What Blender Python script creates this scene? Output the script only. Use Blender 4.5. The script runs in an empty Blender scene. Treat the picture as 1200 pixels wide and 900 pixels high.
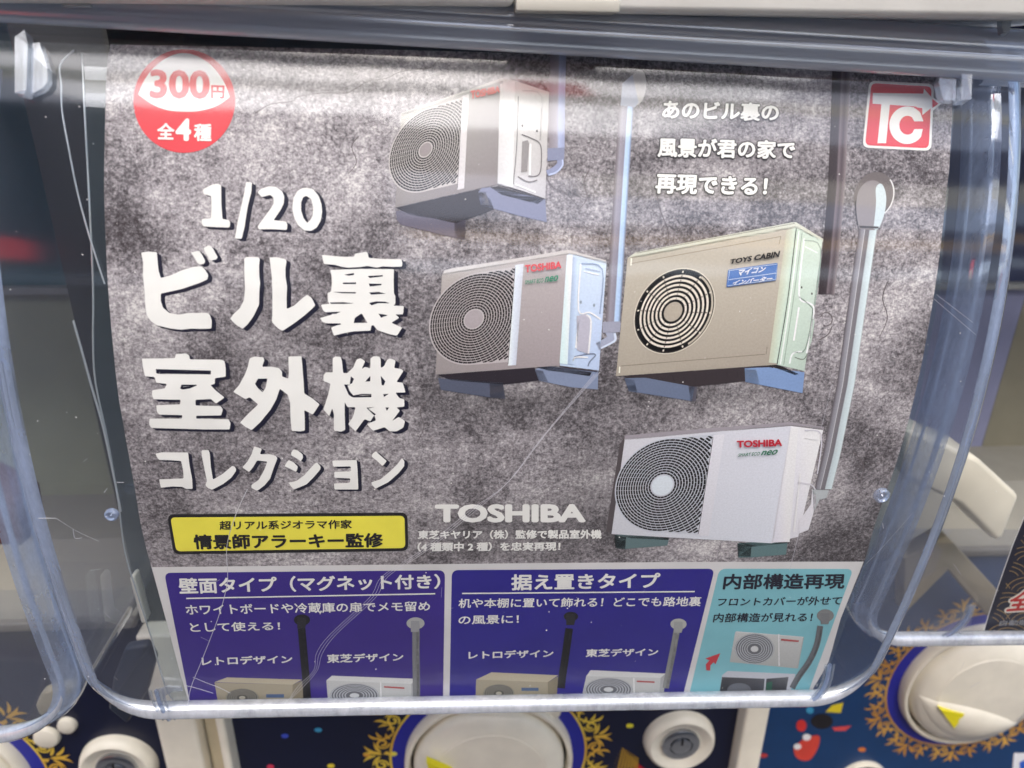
import bpy, bmesh, math, random
import numpy as np
from mathutils import Vector, Matrix
from mathutils.geometry import tessellate_polygon
random.seed(4)
S = bpy.context.scene
# ------------------------------------------------------------------ camera, sky, sun
H = 1.25                                   # height of the card's top edge above the floor
PITCH, YAW, ROLL, F = 0.39985629, 0.06437186, -0.01261105, 867.0
CAM = np.array([-0.02565244, -0.24849028, H - 0.00568530])
def basis(p, y, r):
    fw = np.array([math.sin(y)*math.cos(p), math.cos(y)*math.cos(p), -math.sin(p)])
    rt = np.array([math.cos(y), -math.sin(y), 0.])
    dn = np.cross(fw, rt); c, q = math.cos(r), math.sin(r)
    return c*rt + q*dn, -q*rt + c*dn, fw
RT, DN, FW = basis(PITCH, YAW, ROLL)
cd = bpy.data.cameras.new('Camera'); cam = bpy.data.objects.new('Camera', cd); S.collection.objects.link(cam)
m = Matrix.Identity(4)
for i in range(3):
    m[i][0], m[i][1], m[i][2], m[i][3] = RT[i], -DN[i], -FW[i], CAM[i]
cam.matrix_world = m
cd.sensor_width = 36; cd.lens = 36*F/1200; cd.clip_start = 0.005; cd.clip_end = 500
cd.dof.use_dof = True; cd.dof.focus_distance = 0.262; cd.dof.aperture_fstop = 11.0
S.camera = cam
w = bpy.data.worlds.new('World'); S.world = w; w.use_nodes = True
nt = w.node_tree; bg = nt.nodes['Background']; sky = nt.nodes.new('ShaderNodeTexSky')
sky.sky_type = 'NISHITA'; sky.sun_disc = False
SUN_EL, SUN_ROT = math.radians(64), math.radians(183)
sky.sun_elevation = SUN_EL; sky.sun_rotation = SUN_ROT; sky.dust_density = 4.0; sky.air_density = 1.0
nt.links.new(sky.outputs[0], bg.inputs[0]); bg.inputs[1].default_value = 0.15
sd = bpy.data.lights.new('Sun', 'SUN'); sd.energy = 1.5; sd.angle = math.radians(60); sd.color = (1, .96, .9)
so = bpy.data.objects.new('Sun', sd); S.collection.objects.link(so)
dv = Vector((math.sin(SUN_ROT)*math.cos(SUN_EL), math.cos(SUN_ROT)*math.cos(SUN_EL), math.sin(SUN_EL)))
so.rotation_euler = dv.to_track_quat('Z', 'Y').to_euler()
S.view_settings.view_transform = 'Standard'; S.view_settings.look = 'None'
S.view_settings.exposure = 1.30; S.view_settings.gamma = 1
S.render.engine = 'CYCLES'
S.cycles.transparent_max_bounces = 24; S.cycles.max_bounces = 10
S.cycles.use_denoising = True
# ------------------------------------------------------------------ helpers
def lin(c):
    c = np.array(c[:3], float)/255.
    return np.where(c <= .04045, c/12.92, ((c+.055)/1.055)**2.4)
def pic(c):
    c = np.array(c[:3], float); m_ = c @ np.array([.3, .59, .11]); n_ = 148+(m_-150)*1.22
    return lin(np.clip(c*max(n_, 8)/max(m_, 1), 4, 234))
def tag(o, label=None, cat=None, group=None, kind=None):
    if label: o['label'] = label
    if cat: o['category'] = cat
    if group: o['group'] = group
    if kind: o['kind'] = kind
    return o
def link(name, me, mat=None, parent=None, label=None):
    o = bpy.data.objects.new(name, me); S.collection.objects.link(o)
    if mat: me.materials.append(mat)
    if parent: o.parent = parent; o.matrix_parent_inverse = Matrix.Translation(-Vector(ORG.get(parent.name, (0, 0, 0))))
    if label: o['label'] = label
    return o
ORG = {}
def empty(name, loc=(0, 0, 0)):
    o = bpy.data.objects.new(name, None); S.collection.objects.link(o); o.location = loc
    o.empty_display_size = .02; ORG[o.name] = tuple(loc)
    return o
def mesh(v, f, smooth=False):
    me = bpy.data.meshes.new('m'); me.from_pydata([tuple(map(float, p)) for p in v], [], [tuple(map(int, q)) for q in f]); me.update()
    if smooth: me.polygons.foreach_set('use_smooth', [True]*len(me.polygons))
    return me
def new_mat(name):
    mt = bpy.data.materials.new(name); mt.use_nodes = True
    return mt, mt.node_tree, mt.node_tree.nodes['Principled BSDF'], mt.node_tree.nodes['Material Output']
CACHE = {}
def flat(c, rough=.45, name='ink', metal=0.0, spec=.4, bump=0, coat=0):
    """plain surface of sRGB colour c with a little grain"""
    k = (tuple(c), rough, metal, bump, coat)
    if k in CACHE: return CACHE[k]
    mt, t, b, o = new_mat(name)
    L = lin(c)
    n = t.nodes.new('ShaderNodeTexNoise'); n.inputs['Scale'].default_value = 60 if not metal else 300; n.inputs['Detail'].default_value = 5
    tc = t.nodes.new('ShaderNodeTexCoord'); t.links.new(tc.outputs['Object'], n.inputs['Vector'])
    mp = t.nodes.new('ShaderNodeMapRange'); mp.inputs['From Min'].default_value = .3; mp.inputs['From Max'].default_value = .7
    mp.inputs['To Min'].default_value = .93; mp.inputs['To Max'].default_value = 1.05
    t.links.new(n.outputs[0], mp.inputs[0])
    mx = t.nodes.new('ShaderNodeVectorMath'); mx.operation = 'SCALE'; mx.inputs[0].default_value = L
    t.links.new(mp.outputs[0], mx.inputs['Scale']); t.links.new(mx.outputs[0], b.inputs['Base Color'])
    b.inputs['Roughness'].default_value = rough; b.inputs['Metallic'].default_value = metal
    b.inputs['Specular IOR Level'].default_value = spec; b.inputs['Coat Weight'].default_value = coat
    if bump:
        bp = t.nodes.new('ShaderNodeBump'); bp.inputs['Strength'].default_value = bump; bp.inputs['Distance'].default_value = .0004
        t.links.new(n.outputs[0], bp.inputs['Height']); t.links.new(bp.outputs[0], b.inputs['Normal'])
    CACHE[k] = mt
    return mt
def clear(name, tint=(.97, .98, .985), haze=.03, gain=1.0, rough=.03, hazecol=(.8, .84, .9), base=0.0, streak=False):
    """thin clear plastic wall: what is behind shows through, the surroundings reflect by Fresnel"""
    mt, t, b, o = new_mat(name); t.nodes.remove(b)
    tr = t.nodes.new('ShaderNodeBsdfTransparent'); tr.inputs[0].default_value = (*tint, 1)
    gl = t.nodes.new('ShaderNodeBsdfGlossy'); gl.inputs['Roughness'].default_value = rough
    gl.inputs[0].default_value = (.95, .97, 1, 1)
    df = t.nodes.new('ShaderNodeBsdfDiffuse'); df.inputs[0].default_value = (*hazecol, 1)
    # Schlick reflectance of a thin wall, the same from either side
    ge = t.nodes.new('ShaderNodeNewGeometry'); dt = t.nodes.new('ShaderNodeVectorMath'); dt.operation = 'DOT_PRODUCT'
    t.links.new(ge.outputs['Normal'], dt.inputs[0]); t.links.new(ge.outputs['Incoming'], dt.inputs[1])
    def M(op, *a):
        x = t.nodes.new('ShaderNodeMath'); x.operation = op
        for i, q in enumerate(a):
            if isinstance(q, (int, float)): x.inputs[i].default_value = q
            else: t.links.new(q, x.inputs[i])
        return x.outputs[0]
    fr_ = M('MULTIPLY_ADD', M('POWER', M('SUBTRACT', 1.0, M('ABSOLUTE', dt.outputs['Value'])), 5.0), .92, .078)
    mu = t.nodes.new('ShaderNodeMath'); mu.operation = 'MULTIPLY_ADD'; mu.use_clamp = True
    mu.inputs[1].default_value = gain; mu.inputs[2].default_value = base
    t.links.new(fr_, mu.inputs[0])
    m1 = t.nodes.new('ShaderNodeMixShader'); m2 = t.nodes.new('ShaderNodeMixShader')
    m1.inputs[0].default_value = haze
    tl = t.nodes.new('ShaderNodeBsdfTranslucent'); tl.inputs[0].default_value = (*hazecol, 1)
    m0 = t.nodes.new('ShaderNodeMixShader'); m0.inputs[0].default_value = .5
    t.links.new(df.outputs[0], m0.inputs[1]); t.links.new(tl.outputs[0], m0.inputs[2])
    t.links.new(tr.outputs[0], m1.inputs[1]); t.links.new(m0.outputs[0], m1.inputs[2])
    t.links.new(mu.outputs[0], m2.inputs[0]); t.links.new(m1.outputs[0], m2.inputs[1]); t.links.new(gl.outputs[0], m2.inputs[2])
    tc = t.nodes.new('ShaderNodeTexCoord')
    if streak:
        # dust and wipe marks: fine haze in streaks, faint ripple of the moulded sheet
        n = t.nodes.new('ShaderNodeTexNoise'); n.inputs['Scale'].default_value = 55; n.inputs['Detail'].default_value = 8; n.inputs['Roughness'].default_value = .7
        mpn = t.nodes.new('ShaderNodeMapping'); mpn.inputs['Scale'].default_value = (1, 1, .35)
        t.links.new(tc.outputs['Object'], mpn.inputs[0]); t.links.new(mpn.outputs[0], n.inputs['Vector'])
        mp = t.nodes.new('ShaderNodeMapRange'); mp.inputs['From Min'].default_value = .35; mp.inputs['From Max'].default_value = .75
        mp.inputs['To Min'].default_value = haze*.4; mp.inputs['To Max'].default_value = min(haze*2.2, .97)
        t.links.new(n.outputs[0], mp.inputs[0]); t.links.new(mp.outputs[0], m1.inputs[0])
        n2 = t.nodes.new('ShaderNodeTexNoise'); n2.inputs['Scale'].default_value = 14; n2.inputs['Detail'].default_value = 2
        t.links.new(tc.outputs['Object'], n2.inputs['Vector'])
        bp = t.nodes.new('ShaderNodeBump'); bp.inputs['Strength'].default_value = .12; bp.inputs['Distance'].default_value = .004
        t.links.new(n2.outputs[0], bp.inputs['Height'])
        t.links.new(bp.outputs[0], gl.inputs['Normal'])
    t.links.new(m2.outputs[0], o.inputs[0])
    return mt
# ---------- the bent card surface: a profile (y,z) swept along u
SL = 0.26; NS = 66; DS = SL/65
sv = np.arange(-8, NS+3)*DS
tt = -0.5087875 + 1.30463627*(sv/.26) - 0.50655995*(sv/.26)**2 - 0.1337438*(sv/.26)**3
tm = (tt[1:]+tt[:-1])/2
PY = np.concatenate([[0], np.cumsum(np.sin(tm)*DS)]); PZ = -np.concatenate([[0], np.cumsum(np.cos(tm)*DS)])
i0 = 8; PY -= PY[i0]; PZ -= PZ[i0]
EA, GA = 0.03981072, -0.01303185
RE = np.array([[math.cos(EA), 0, math.sin(EA)], [0, 1, 0], [-math.sin(EA), 0, math.cos(EA)]])
RG = np.array([[math.cos(GA), math.sin(GA), 0], [-math.sin(GA), math.cos(GA), 0], [0, 0, 1]])
RS = RG @ RE
class Surf:
    """bent sheet, shifted by d; off = distance in front of the card"""
    def __init__(s, d=(0, 0, 0), off=0.0):
        s.o = np.array([0, 0, H]) + np.array(d, float)
        s.y = PY - off*np.cos(tt); s.z = PZ - off*np.sin(tt)
    def world(s, us, lift=0.0):
        us = np.atleast_2d(np.array(us, float)); u, q = us[:, 0], us[:, 1]
        y = np.interp(q, sv, s.y); z = np.interp(q, sv, s.z); t = np.interp(q, sv, tt)
        P = np.stack([u, y - lift*np.cos(t), z - lift*np.sin(t)], 1)
        return P @ RS.T + s.o
    def us(s, px):
        """where the line of sight measured in the photograph meets the sheet"""
        px = np.atleast_2d(np.array(px, float))
        d = (px[:, :1]-600)/F*RT + (px[:, 1:2]-450)/F*DN + FW
        d = d @ RS; c = (CAM - s.o) @ RS
        lo = np.full(len(px), .08); hi = np.full(len(px), .8)
        zz = s.z[::-1]; yy = s.y[::-1]
        for _ in range(40):
            md = (lo+hi)/2; p = c + d*md[:, None]
            g = p[:, 1] - np.interp(p[:, 2], zz, yy)
            lo = np.where(g < 0, md, lo); hi = np.where(g < 0, hi, md)
        p = c + d*lo[:, None]
        return np.stack([p[:, 0], np.interp(p[:, 2], zz, sv[::-1])], 1)
def plane_pt(px, py, Y):
    d = (px-600)/F*RT + (py-450)/F*DN + FW
    return CAM + d*(Y-CAM[1])/d[1]
CARD = Surf()
def cut(bm):
    """split faces where the sheet's facets meet so a print lies flat on it"""
    ys = [v.co.y for v in bm.verts]
    if not ys: return
    a, b = min(ys), max(ys)
    for s_ in sv:
        if a+1e-6 < s_ < b-1e-6:
            bmesh.ops.bisect_plane(bm, geom=bm.verts[:]+bm.edges[:]+bm.faces[:], dist=1e-7, plane_co=(0, s_, 0), plane_no=(0, 1, 0))
def lay(name, verts2, faces, mat, parent, lift, surf=CARD, px=True, cols=None, label=None):
    """verts2: photo-measured points (px) or sheet coordinates -> thin print on the sheet"""
    us = surf.us(verts2) if px else np.array(verts2, float)
    me = bpy.data.meshes.new(name); me.from_pydata([(a, b, 0) for a, b in us], [], [tuple(f) for f in faces]); me.update()
    if cols is not None:
        at = me.color_attributes.new('Col', 'FLOAT_COLOR', 'POINT')
        at.data.foreach_set('color', np.hstack([np.array(cols, float), np.ones((len(cols), 1))]).ravel())
    bm = bmesh.new(); bm.from_mesh(me); cut(bm); bm.to_mesh(me); bm.free()
    n = len(me.vertices); co = np.zeros(n*3); me.vertices.foreach_get('co', co); co = co.reshape(-1, 3)
    uvl = me.uv_layers.new(name='UV'); li = np.zeros(len(me.loops), int); me.loops.foreach_get('vertex_index', li)
    uvl.data.foreach_set('uv', co[li][:, :2].ravel())
    me.vertices.foreach_set('co', surf.world(co[:, :2], lift).ravel()); me.update()
    return link(name, me, mat, parent, label)
def dens(p, step=9, closed=True):
    out = []
    n = len(p)
    for i in range(n if closed else n-1):
        a, b = np.array(p[i], float), np.array(p[(i+1) % n], float)
        k = max(1, int(np.hypot(*(b-a))/step))
        out += [tuple(a+(b-a)*j/k) for j in range(k)]
    if not closed: out.append(tuple(p[-1]))
    return out
def tess(loops):
    L = [[Vector((x, y, 0)) for x, y in lp] for lp in loops]
    v = [p for lp in loops for p in lp]
    return v, [t for t in tessellate_polygon(L)]
def rrect(tl, tr, br, bl, r, n=5, corners=(1, 1, 1, 1)):
    P = [np.array(q, float) for q in (tl, tr, br, bl)]; out = []
    for i in range(4):
        if not corners[i]: out.append(tuple(P[i])); continue
        a = P[i-1]-P[i]; b = P[(i+1) % 4]-P[i]; a = a/np.linalg.norm(a); b = b/np.linalg.norm(b)
        s, e = P[i]+a*r, P[i]+b*r
        for k in range(n+1):
            q = k/n; out.append(tuple((1-q)**2*s + 2*q*(1-q)*P[i] + q*q*e))
    return out
def ell(cx, cy, rx, ry, n=48, a0=0, a1=360, rot=0):
    c, s = math.cos(math.radians(rot)), math.sin(math.radians(rot)); o = []
    k = n if abs(a1-a0) >= 360 else n+1
    for i in range(k):
        a = math.radians(a0+(a1-a0)*i/n); x, y = rx*math.cos(a), ry*math.sin(a)
        o.append((cx+x*c-y*s, cy+x*s+y*c))
    return o
def stroke(pts, w0, w1=None):
    pts = [np.array(p, float) for p in pts]; w1 = w0 if w1 is None else w1; L, R = [], []
    for i, p in enumerate(pts):
        d = (pts[min(i+1, len(pts)-1)]-pts[max(i-1, 0)]); d = d/max(np.linalg.norm(d), 1e-9)
        n = np.array([-d[1], d[0]])*(w0+(w1-w0)*i/(len(pts)-1))/2
        L.append(tuple(p+n)); R.append(tuple(p-n))
    v = L+R; k = len(L)
    return v, [(i, i+1, k+i+1, k+i) for i in range(k-1)]
def smooth_path(p, n=6):
    p = [np.array(q, float) for q in p]; o = []
    for i in range(len(p)-1):
        a, b, c, d = p[max(i-1, 0)], p[i], p[i+1], p[min(i+2, len(p)-1)]
        for k in range(n):
            t = k/n; o.append(.5*((2*b)+(-a+c)*t+(2*a-5*b+4*c-d)*t*t+(-a+3*b-3*c+d)*t**3))
    o.append(p[-1]); return o
TXT = {}
def text_mesh(body, bold=0.0, shear=0.0, res=3):
    k = (body, bold, shear)
    if k in TXT: return TXT[k]
    c = bpy.data.curves.new('t', 'FONT'); c.body = body; c.size = 1; c.offset = bold; c.shear = shear; c.resolution_u = res; c.fill_mode = 'FRONT'
    o = bpy.data.objects.new('t', c); S.collection.objects.link(o)
    bpy.context.view_layer.update()
    me = bpy.data.meshes.new_from_object(o.evaluated_get(bpy.context.evaluated_depsgraph_get()))
    v = np.zeros(len(me.vertices)*3); me.vertices.foreach_get('co', v); v = v.reshape(-1, 3)[:, :2].copy()
    f = [tuple(p.vertices) for p in me.polygons if p.normal.z != 0]
    bpy.data.objects.remove(o); bpy.data.curves.remove(c); bpy.data.meshes.remove(me)
    TXT[k] = (v, f); return TXT[k]
def quadmap(v, q, box=None):
    """bounding box of v -> quad TL,TR,BR,BL"""
    a = v.min(0) if box is None else np.array(box[0]); b = v.max(0) if box is None else np.array(box[1])
    s = (v[:, 0]-a[0])/(b[0]-a[0]); t = 1-(v[:, 1]-a[1])/(b[1]-a[1])
    q = np.array(q, float); s, t = s[:, None], t[:, None]
    return (1-s)*(1-t)*q[0] + s*(1-t)*q[1] + s*t*q[2] + (1-s)*t*q[3]
def text(body, q, mat, parent, lift=.00025, bold=.012, shear=0, surf=CARD, outline=None, name='lettering', label=None):
    v, f = text_mesh(body, 0, shear)
    lo, hi = v.min(0)-bold, v.max(0)+bold
    def fat(r, n, nm, mt, lf):
        us_, fs, zs = [], [], []
        offs = [(0, 0)] + [(r*math.cos(2*math.pi*k/n), r*math.sin(2*math.pi*k/n)) for k in range(n)] if r > .008 else [(0, 0)]
        me = None
        bm = bmesh.new(); lv = bm.verts.layers.float.new('lf')
        for k, o_ in enumerate(offs):
            p = surf.us(quadmap(v+np.array(o_), q, (lo, hi)))
            vs = [bm.verts.new((a, b, 0)) for a, b in p]
            for x in vs: x[lv] = k*.000003
            for g in f:
                try: bm.faces.new([vs[i] for i in g])
                except ValueError: pass
        cut(bm); bm.verts.index_update()
        co = np.array([x.co[:2] for x in bm.verts]); lfv = np.array([x[lv] for x in bm.verts])
        P = surf.world(co, 0); P1 = surf.world(co, 1.0); P = P+(P1-P)*(lf+lfv)[:, None]
        me = mesh(P, [[x.index for x in g.verts] for g in bm.faces]); bm.free()
        return link(nm, me, mt, parent, label if nm == name else None)
    if outline: fat(bold+outline[0], 12, 'lettering_outline', outline[1], lift-.0001)
    return fat(bold, 8, name, mat, lift)
def poly(loops, mat, parent, lift, name='print_shape', surf=CARD, d=9, label=None):
    if isinstance(loops[0][0], (int, float, np.floating)): loops = [loops]
    v, f = tess([dens(l, d) for l in loops])
    return lay(name, v, f, mat, parent, lift, surf, label=label)
def boxbm(bm, a, b, bev=0.0, seg=2):
    c = [(a[i]+b[i])/2 for i in range(3)]; s = [abs(b[i]-a[i]) for i in range(3)]
    r = bmesh.ops.create_cube(bm, size=1, matrix=Matrix.Translation(c) @ Matrix.Diagonal((*s, 1)))
    if bev:
        es = list({e for v in r['verts'] for e in v.link_edges})
        bmesh.ops.bevel(bm, geom=es, offset=bev, segments=seg, profile=.5, affect='EDGES')
def box(name, a, b, mat, parent=None, bev=0.0, seg=3, label=None):
    bm = bmesh.new(); boxbm(bm, a, b, bev, seg); me = bpy.data.meshes.new(name); bm.to_mesh(me); bm.free()
    me.polygons.foreach_set('use_smooth', [bev > 0]*len(me.polygons))
    if bev: me.set_sharp_from_angle(angle=math.radians(50))
    return link(name, me, mat, parent, label)
def lathe(name, prof, c, mat, parent, n=64, label=None, sx=1.0, sz=1.0):
    """profile of (radius, height towards the viewer); axis along -Y through c"""
    v, f = [], []
    for r, h in prof:
        for k in range(n):
            a = 2*math.pi*k/n; v.append((c[0]+r*sx*math.cos(a), c[1]-h, c[2]+r*sz*math.sin(a)))
    for i in range(len(prof)-1):
        for k in range(n): f.append((i*n+k, i*n+(k+1) % n, (i+1)*n+(k+1) % n, (i+1)*n+k))
    me = mesh(v, f, True); me.set_sharp_from_angle(angle=math.radians(40))
    return link(name, me, mat, parent, label)
def tube(name, pts, r, mat, parent, n=6, label=None):
    v, f = [], []; pts = [np.array(p, float) for p in pts]
    for i, p in enumerate(pts):
        d = pts[min(i+1, len(pts)-1)]-pts[max(i-1, 0)]; d /= max(np.linalg.norm(d), 1e-9)
        a = np.cross(d, [0, 1, .3]); a /= np.linalg.norm(a); b = np.cross(d, a)
        for k in range(n):
            t = 2*math.pi*k/n; v.append(p+r*(math.cos(t)*a+math.sin(t)*b))
    for i in range(len(pts)-1):
        for k in range(n): f.append((i*n+k, i*n+(k+1) % n, (i+1)*n+(k+1) % n, (i+1)*n+k))
    return link(name, mesh(v, f, True), mat, parent, label)
# ------------------------------------------------------------------ materials
def print_mat():
    mt, t, b, o = new_mat('printed_picture')
    a = t.nodes.new('ShaderNodeAttribute'); a.attribute_name = 'Col'
    n = t.nodes.new('ShaderNodeTexNoise'); n.inputs['Scale'].default_value = 1400; n.inputs['Detail'].default_value = 3
    uv = t.nodes.new('ShaderNodeUVMap'); t.links.new(uv.outputs[0], n.inputs['Vector'])
    mp = t.nodes.new('ShaderNodeMapRange'); mp.inputs['From Min'].default_value = .3; mp.inputs['From Max'].default_value = .7
    mp.inputs['To Min'].default_value = .94; mp.inputs['To Max'].default_value = 1.05; t.links.new(n.outputs[0], mp.inputs[0])
    s = t.nodes.new('ShaderNodeVectorMath'); s.operation = 'SCALE'
    t.links.new(a.outputs['Color'], s.inputs[0]); t.links.new(mp.outputs[0], s.inputs['Scale']); t.links.new(s.outputs[0], b.inputs['Base Color'])
    b.inputs['Roughness'].default_value = .4; b.inputs['Specular IOR Level'].default_value = .35
    return mt
PRINT = print_mat()
DARKS = ((545, 262, 70, 16, .45), (610, 468, 90, 16, .4), (840, 462, 110, 14, .4), (668, 190, 16, 50, .3), (470, 165, 14, 60, .25), (505, 400, 12, 70, .25), (598, 622, 120, 34, .5), (690, 560, 40, 70, .35), (850, 175, 110, 70, .28), (330, 400, 190, 60, .22), (560, 470, 90, 30, .3), (800, 470, 90, 26, .3), (1000, 620, 80, 50, .2), (300, 520, 200, 60, .15), (150, 420, 30, 60, .15), (1090, 400, 30, 70, .25), (735, 300, 22, 120, .35))
def concrete_print():
    mt, t, b, o = new_mat('concrete_wall_print')
    uv = t.nodes.new('ShaderNodeUVMap')
    def noise(sc, det, ro=.6, dist=0):
        n = t.nodes.new('ShaderNodeTexNoise'); n.inputs['Scale'].default_value = sc; n.inputs['Detail'].default_value = det
        n.inputs['Roughness'].default_value = ro; n.inputs['Distortion'].default_value = dist
        t.links.new(uv.outputs[0], n.inputs['Vector']); return n.outputs[0]
    def math_(op, a, b2, c=None):
        x = t.nodes.new('ShaderNodeMath'); x.operation = op
        for i, q in enumerate((a, b2, c)):
            if q is None: continue
            if isinstance(q, (int, float)): x.inputs[i].default_value = q
            else: t.links.new(q, x.inputs[i])
        return x.outputs[0]
    fine = noise(700, 4, .7, .2); mid = noise(150, 6, .75, .2); big = noise(20, 4, .6, .4); mica = noise(1500, 2)
    x = math_('MULTIPLY_ADD', fine, .98, math_('MULTIPLY', mid, .52))
    x = math_('MULTIPLY_ADD', big, 1.15, x)
    x = math_('MULTIPLY_ADD', mica, .50, x)
    x = math_('SUBTRACT', x, 1.055)
    patch = math_('MULTIPLY', math_('SUBTRACT', noise(24, 3, .6), .47), 9.0)
    t.nodes[-1].use_clamp = True
    pits = math_('MULTIPLY', math_('SUBTRACT', noise(330, 4, .6, 1.2), .52), 7.0)
    t.nodes[-1].use_clamp = True
    x = math_('SUBTRACT', x, math_('MULTIPLY', math_('MULTIPLY', patch, pits), .16))
    r = t.nodes.new('ShaderNodeValToRGB'); e = r.color_ramp.elements
    e[0].position = .18; e[0].color = (*lin((62, 56, 58)), 1)
    e[1].position = .86; e[1].color = (*lin((222, 219, 216)), 1)
    for p, c in ((.36, (96, 92, 95)), (.5, (136, 131, 134)), (.64, (168, 163, 166))):
        q = e.new(p); q.color = (*lin(c), 1)
    t.links.new(x, r.inputs[0]); 
    # the printed picture darkens softly behind the lettering and beside the units
    fac = None
    sp_ = t.nodes.new('ShaderNodeSeparateXYZ'); t.links.new(uv.outputs[0], sp_.inputs[0])
    for px, py, rx, ry, k in DARKS:
        (u0, s0), (u1, s1) = CARD.us([(px, py), (px+rx, py)])[0], CARD.us([(px, py), (px, py+ry)])[1]
        u1 = CARD.us([(px+rx, py)])[0][0]
        dx = math_('DIVIDE', math_('SUBTRACT', sp_.outputs[0], float(u0)), float(abs(u1-u0)))
        dy = math_('DIVIDE', math_('SUBTRACT', sp_.outputs[1], float(s0)), float(abs(s1-s0)))
        d2 = math_('ADD', math_('MULTIPLY', dx, dx), math_('MULTIPLY', dy, dy))
        g = math_('MULTIPLY', math_('POWER', 2.718, math_('MULTIPLY', d2, -1.0)), k)
        g = math_('SUBTRACT', 1.0, math_('MULTIPLY', g, .8))
        fac = g if fac is None else math_('MULTIPLY', fac, g)
    sc_ = t.nodes.new('ShaderNodeVectorMath'); sc_.operation = 'SCALE'
    t.links.new(r.outputs[0], sc_.inputs[0]); t.links.new(fac, sc_.inputs['Scale']); t.links.new(sc_.outputs[0], b.inputs['Base Color'])
    b.inputs['Roughness'].default_value = .42; b.inputs['Specular IOR Level'].default_value = .2
    return mt
CONC = concrete_print()
WHITE = flat((232, 232, 227), .4); NAVY = flat((26, 26, 44), .4); BLACK = flat((24, 22, 26), .4)
PAPER = flat((214, 213, 212), .4); PURPLE = flat((54, 34, 130), .4); CYAN = flat((128, 190, 200), .4)
YELLOW = flat((236, 226, 78), .4); RED = flat((214, 66, 74), .4); LABELBLUE = flat((72, 112, 178), .4)
CLEAR = clear('clear_plastic', haze=.006, gain=.70, rough=.08, streak=True)
WALL = clear('clear_plastic_wall', tint=(.90, .92, .96), haze=.14, gain=1.3, rough=.06, hazecol=(.42, .44, .54))
RIM = clear('clear_plastic_rim', tint=(.84, .89, .95), haze=.42, gain=1.6, base=.05, rough=.06, hazecol=(.46, .57, .80), streak=True)
LIP = clear('clear_plastic_lip', tint=(.62, .68, .78), haze=.80, gain=1.6, base=.17, rough=.2, hazecol=(.68, .76, .90))
RIM_HIGHLIGHT = clear('rim_highlight_plastic', tint=(.9, .93, .96), haze=.85, gain=1.6, base=.15, rough=.12, hazecol=(.95, .97, 1.0), streak=True)  # whitened plastic for the painted highlight lines of the rim
FIN = clear('clear_plastic_fin', tint=(.85, .88, .92), haze=.20, gain=1.2, base=.04, rough=.12, hazecol=(.66, .70, .76))
EDGE = clear('clear_plastic_cut_edge', tint=(.85, .88, .9), haze=.55, gain=1.5, base=.1, rough=.15, hazecol=(.7, .75, .76))
SLEEVE = clear('clear_film', tint=(.88, .95, .96), haze=.05, gain=.9, rough=.05, hazecol=(.45, .62, .66))
SCR = clear('plastic_scratch', tint=(.9, .9, .92), haze=.5, gain=1, base=.05, rough=.3, hazecol=(.85, .85, .9))
CREAM = flat((232, 226, 208), .38, 'cream_plastic', bump=.15, coat=.2)
CREAMD = flat((190, 178, 150), .4, 'darker_cream_plastic', bump=.15)  # darker cream; on the frame groove it stands for rounded shading
STEEL = flat((190, 194, 200), .28, 'steel', metal=1.0)
DARK = flat((28, 27, 30), .5, 'dark_gap')
# ------------------------------------------------------------------ setting: floor, street front opposite (seen only as reflections)
def sheet(name, x0, x1, y0, y1, z, mat):
    return tag(link(name, mesh([(x0, y0, z), (x1, y0, z), (x1, y1, z), (x0, y1, z)], [(0, 1, 2, 3)]), mat), kind='structure')
sheet('ground', -60, 60, -60, 60, 0, flat((78, 76, 74), .7, 'asphalt', bump=.4))
sh = empty('shop_front', (0, -3.4, 0))
tag(sh, 'street front opposite, mirrored in the clear covers as dark and pale bands', 'building', kind='structure')
def band(name, x0, x1, e0, e1, mat, y=-3.2, d=.25):
    z0 = H + 3.2*math.tan(math.radians(e0)); z1 = H + 3.2*math.tan(math.radians(e1))
    box(name, (x0, y-d, max(z0, 0)), (x1, y, z1), mat, sh)
def lit(name, c, e):
    mt, t, b, o = new_mat(name); b.inputs['Base Color'].default_value = (*lin(c), 1)
    b.inputs['Emission Color'].default_value = (*lin(c), 1); b.inputs['Emission Strength'].default_value = e; return mt
band('wall', -9, 9, -21, 8, flat((40, 42, 50), .7), d=.3)
band('lower_wall', -9, -.2, 8.01, 18, flat((30, 32, 44), .6), d=.3)
band('window_band', -9, -.2, 18.01, 41, flat((18, 44, 52), .3), d=.28)
band('beam', -.19, 9, 11.5, 14, flat((40, 40, 58), .7), d=.28)
band('beam', -.19, 9, 16.5, 19, flat((34, 40, 66), .7), d=.28)
band('sign_board', -.15, 7, 14.3, 15.8, lit('lit_sign', (230, 180, 90), .5), y=-3.05, d=.14)
band('red_sign', -6, -1.75, 8.5, 12, lit('lit_red_sign', (210, 30, 30), 2.0), y=-3.0, d=.16)
band('pale_sign', -2.7, -1.9, 8, 9.5, lit('lit_pale_sign', (230, 210, 150), 1.0), y=-2.98, d=.16)
band('ledge', -9, -.6, 4, 6, flat((190, 190, 186), .6), y=-3.0, d=.16)
band('canopy', -.19, 9, 31, 39, flat((58, 52, 84), .7), d=.28)
band('red_sign', .45, .95, 46, 48.5, lit('lit_red_sign', (220, 60, 40), 1.3), y=-3.0, d=.16)
band('added_glow_strip', -9, 9, 44.8, 46.4, lit('added_glow_strip', (235, 228, 205), .8), y=-3.0, d=.1)  # glowing strip, added to give the bright streak mirrored in the covers
band('added_glow_strip', .7, 9, 24, 28, lit('added_glow_panel', (205, 198, 180), 1.1), y=-3.0, d=.1)  # glowing panel, added to strengthen the pale band mirrored at the right
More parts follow.
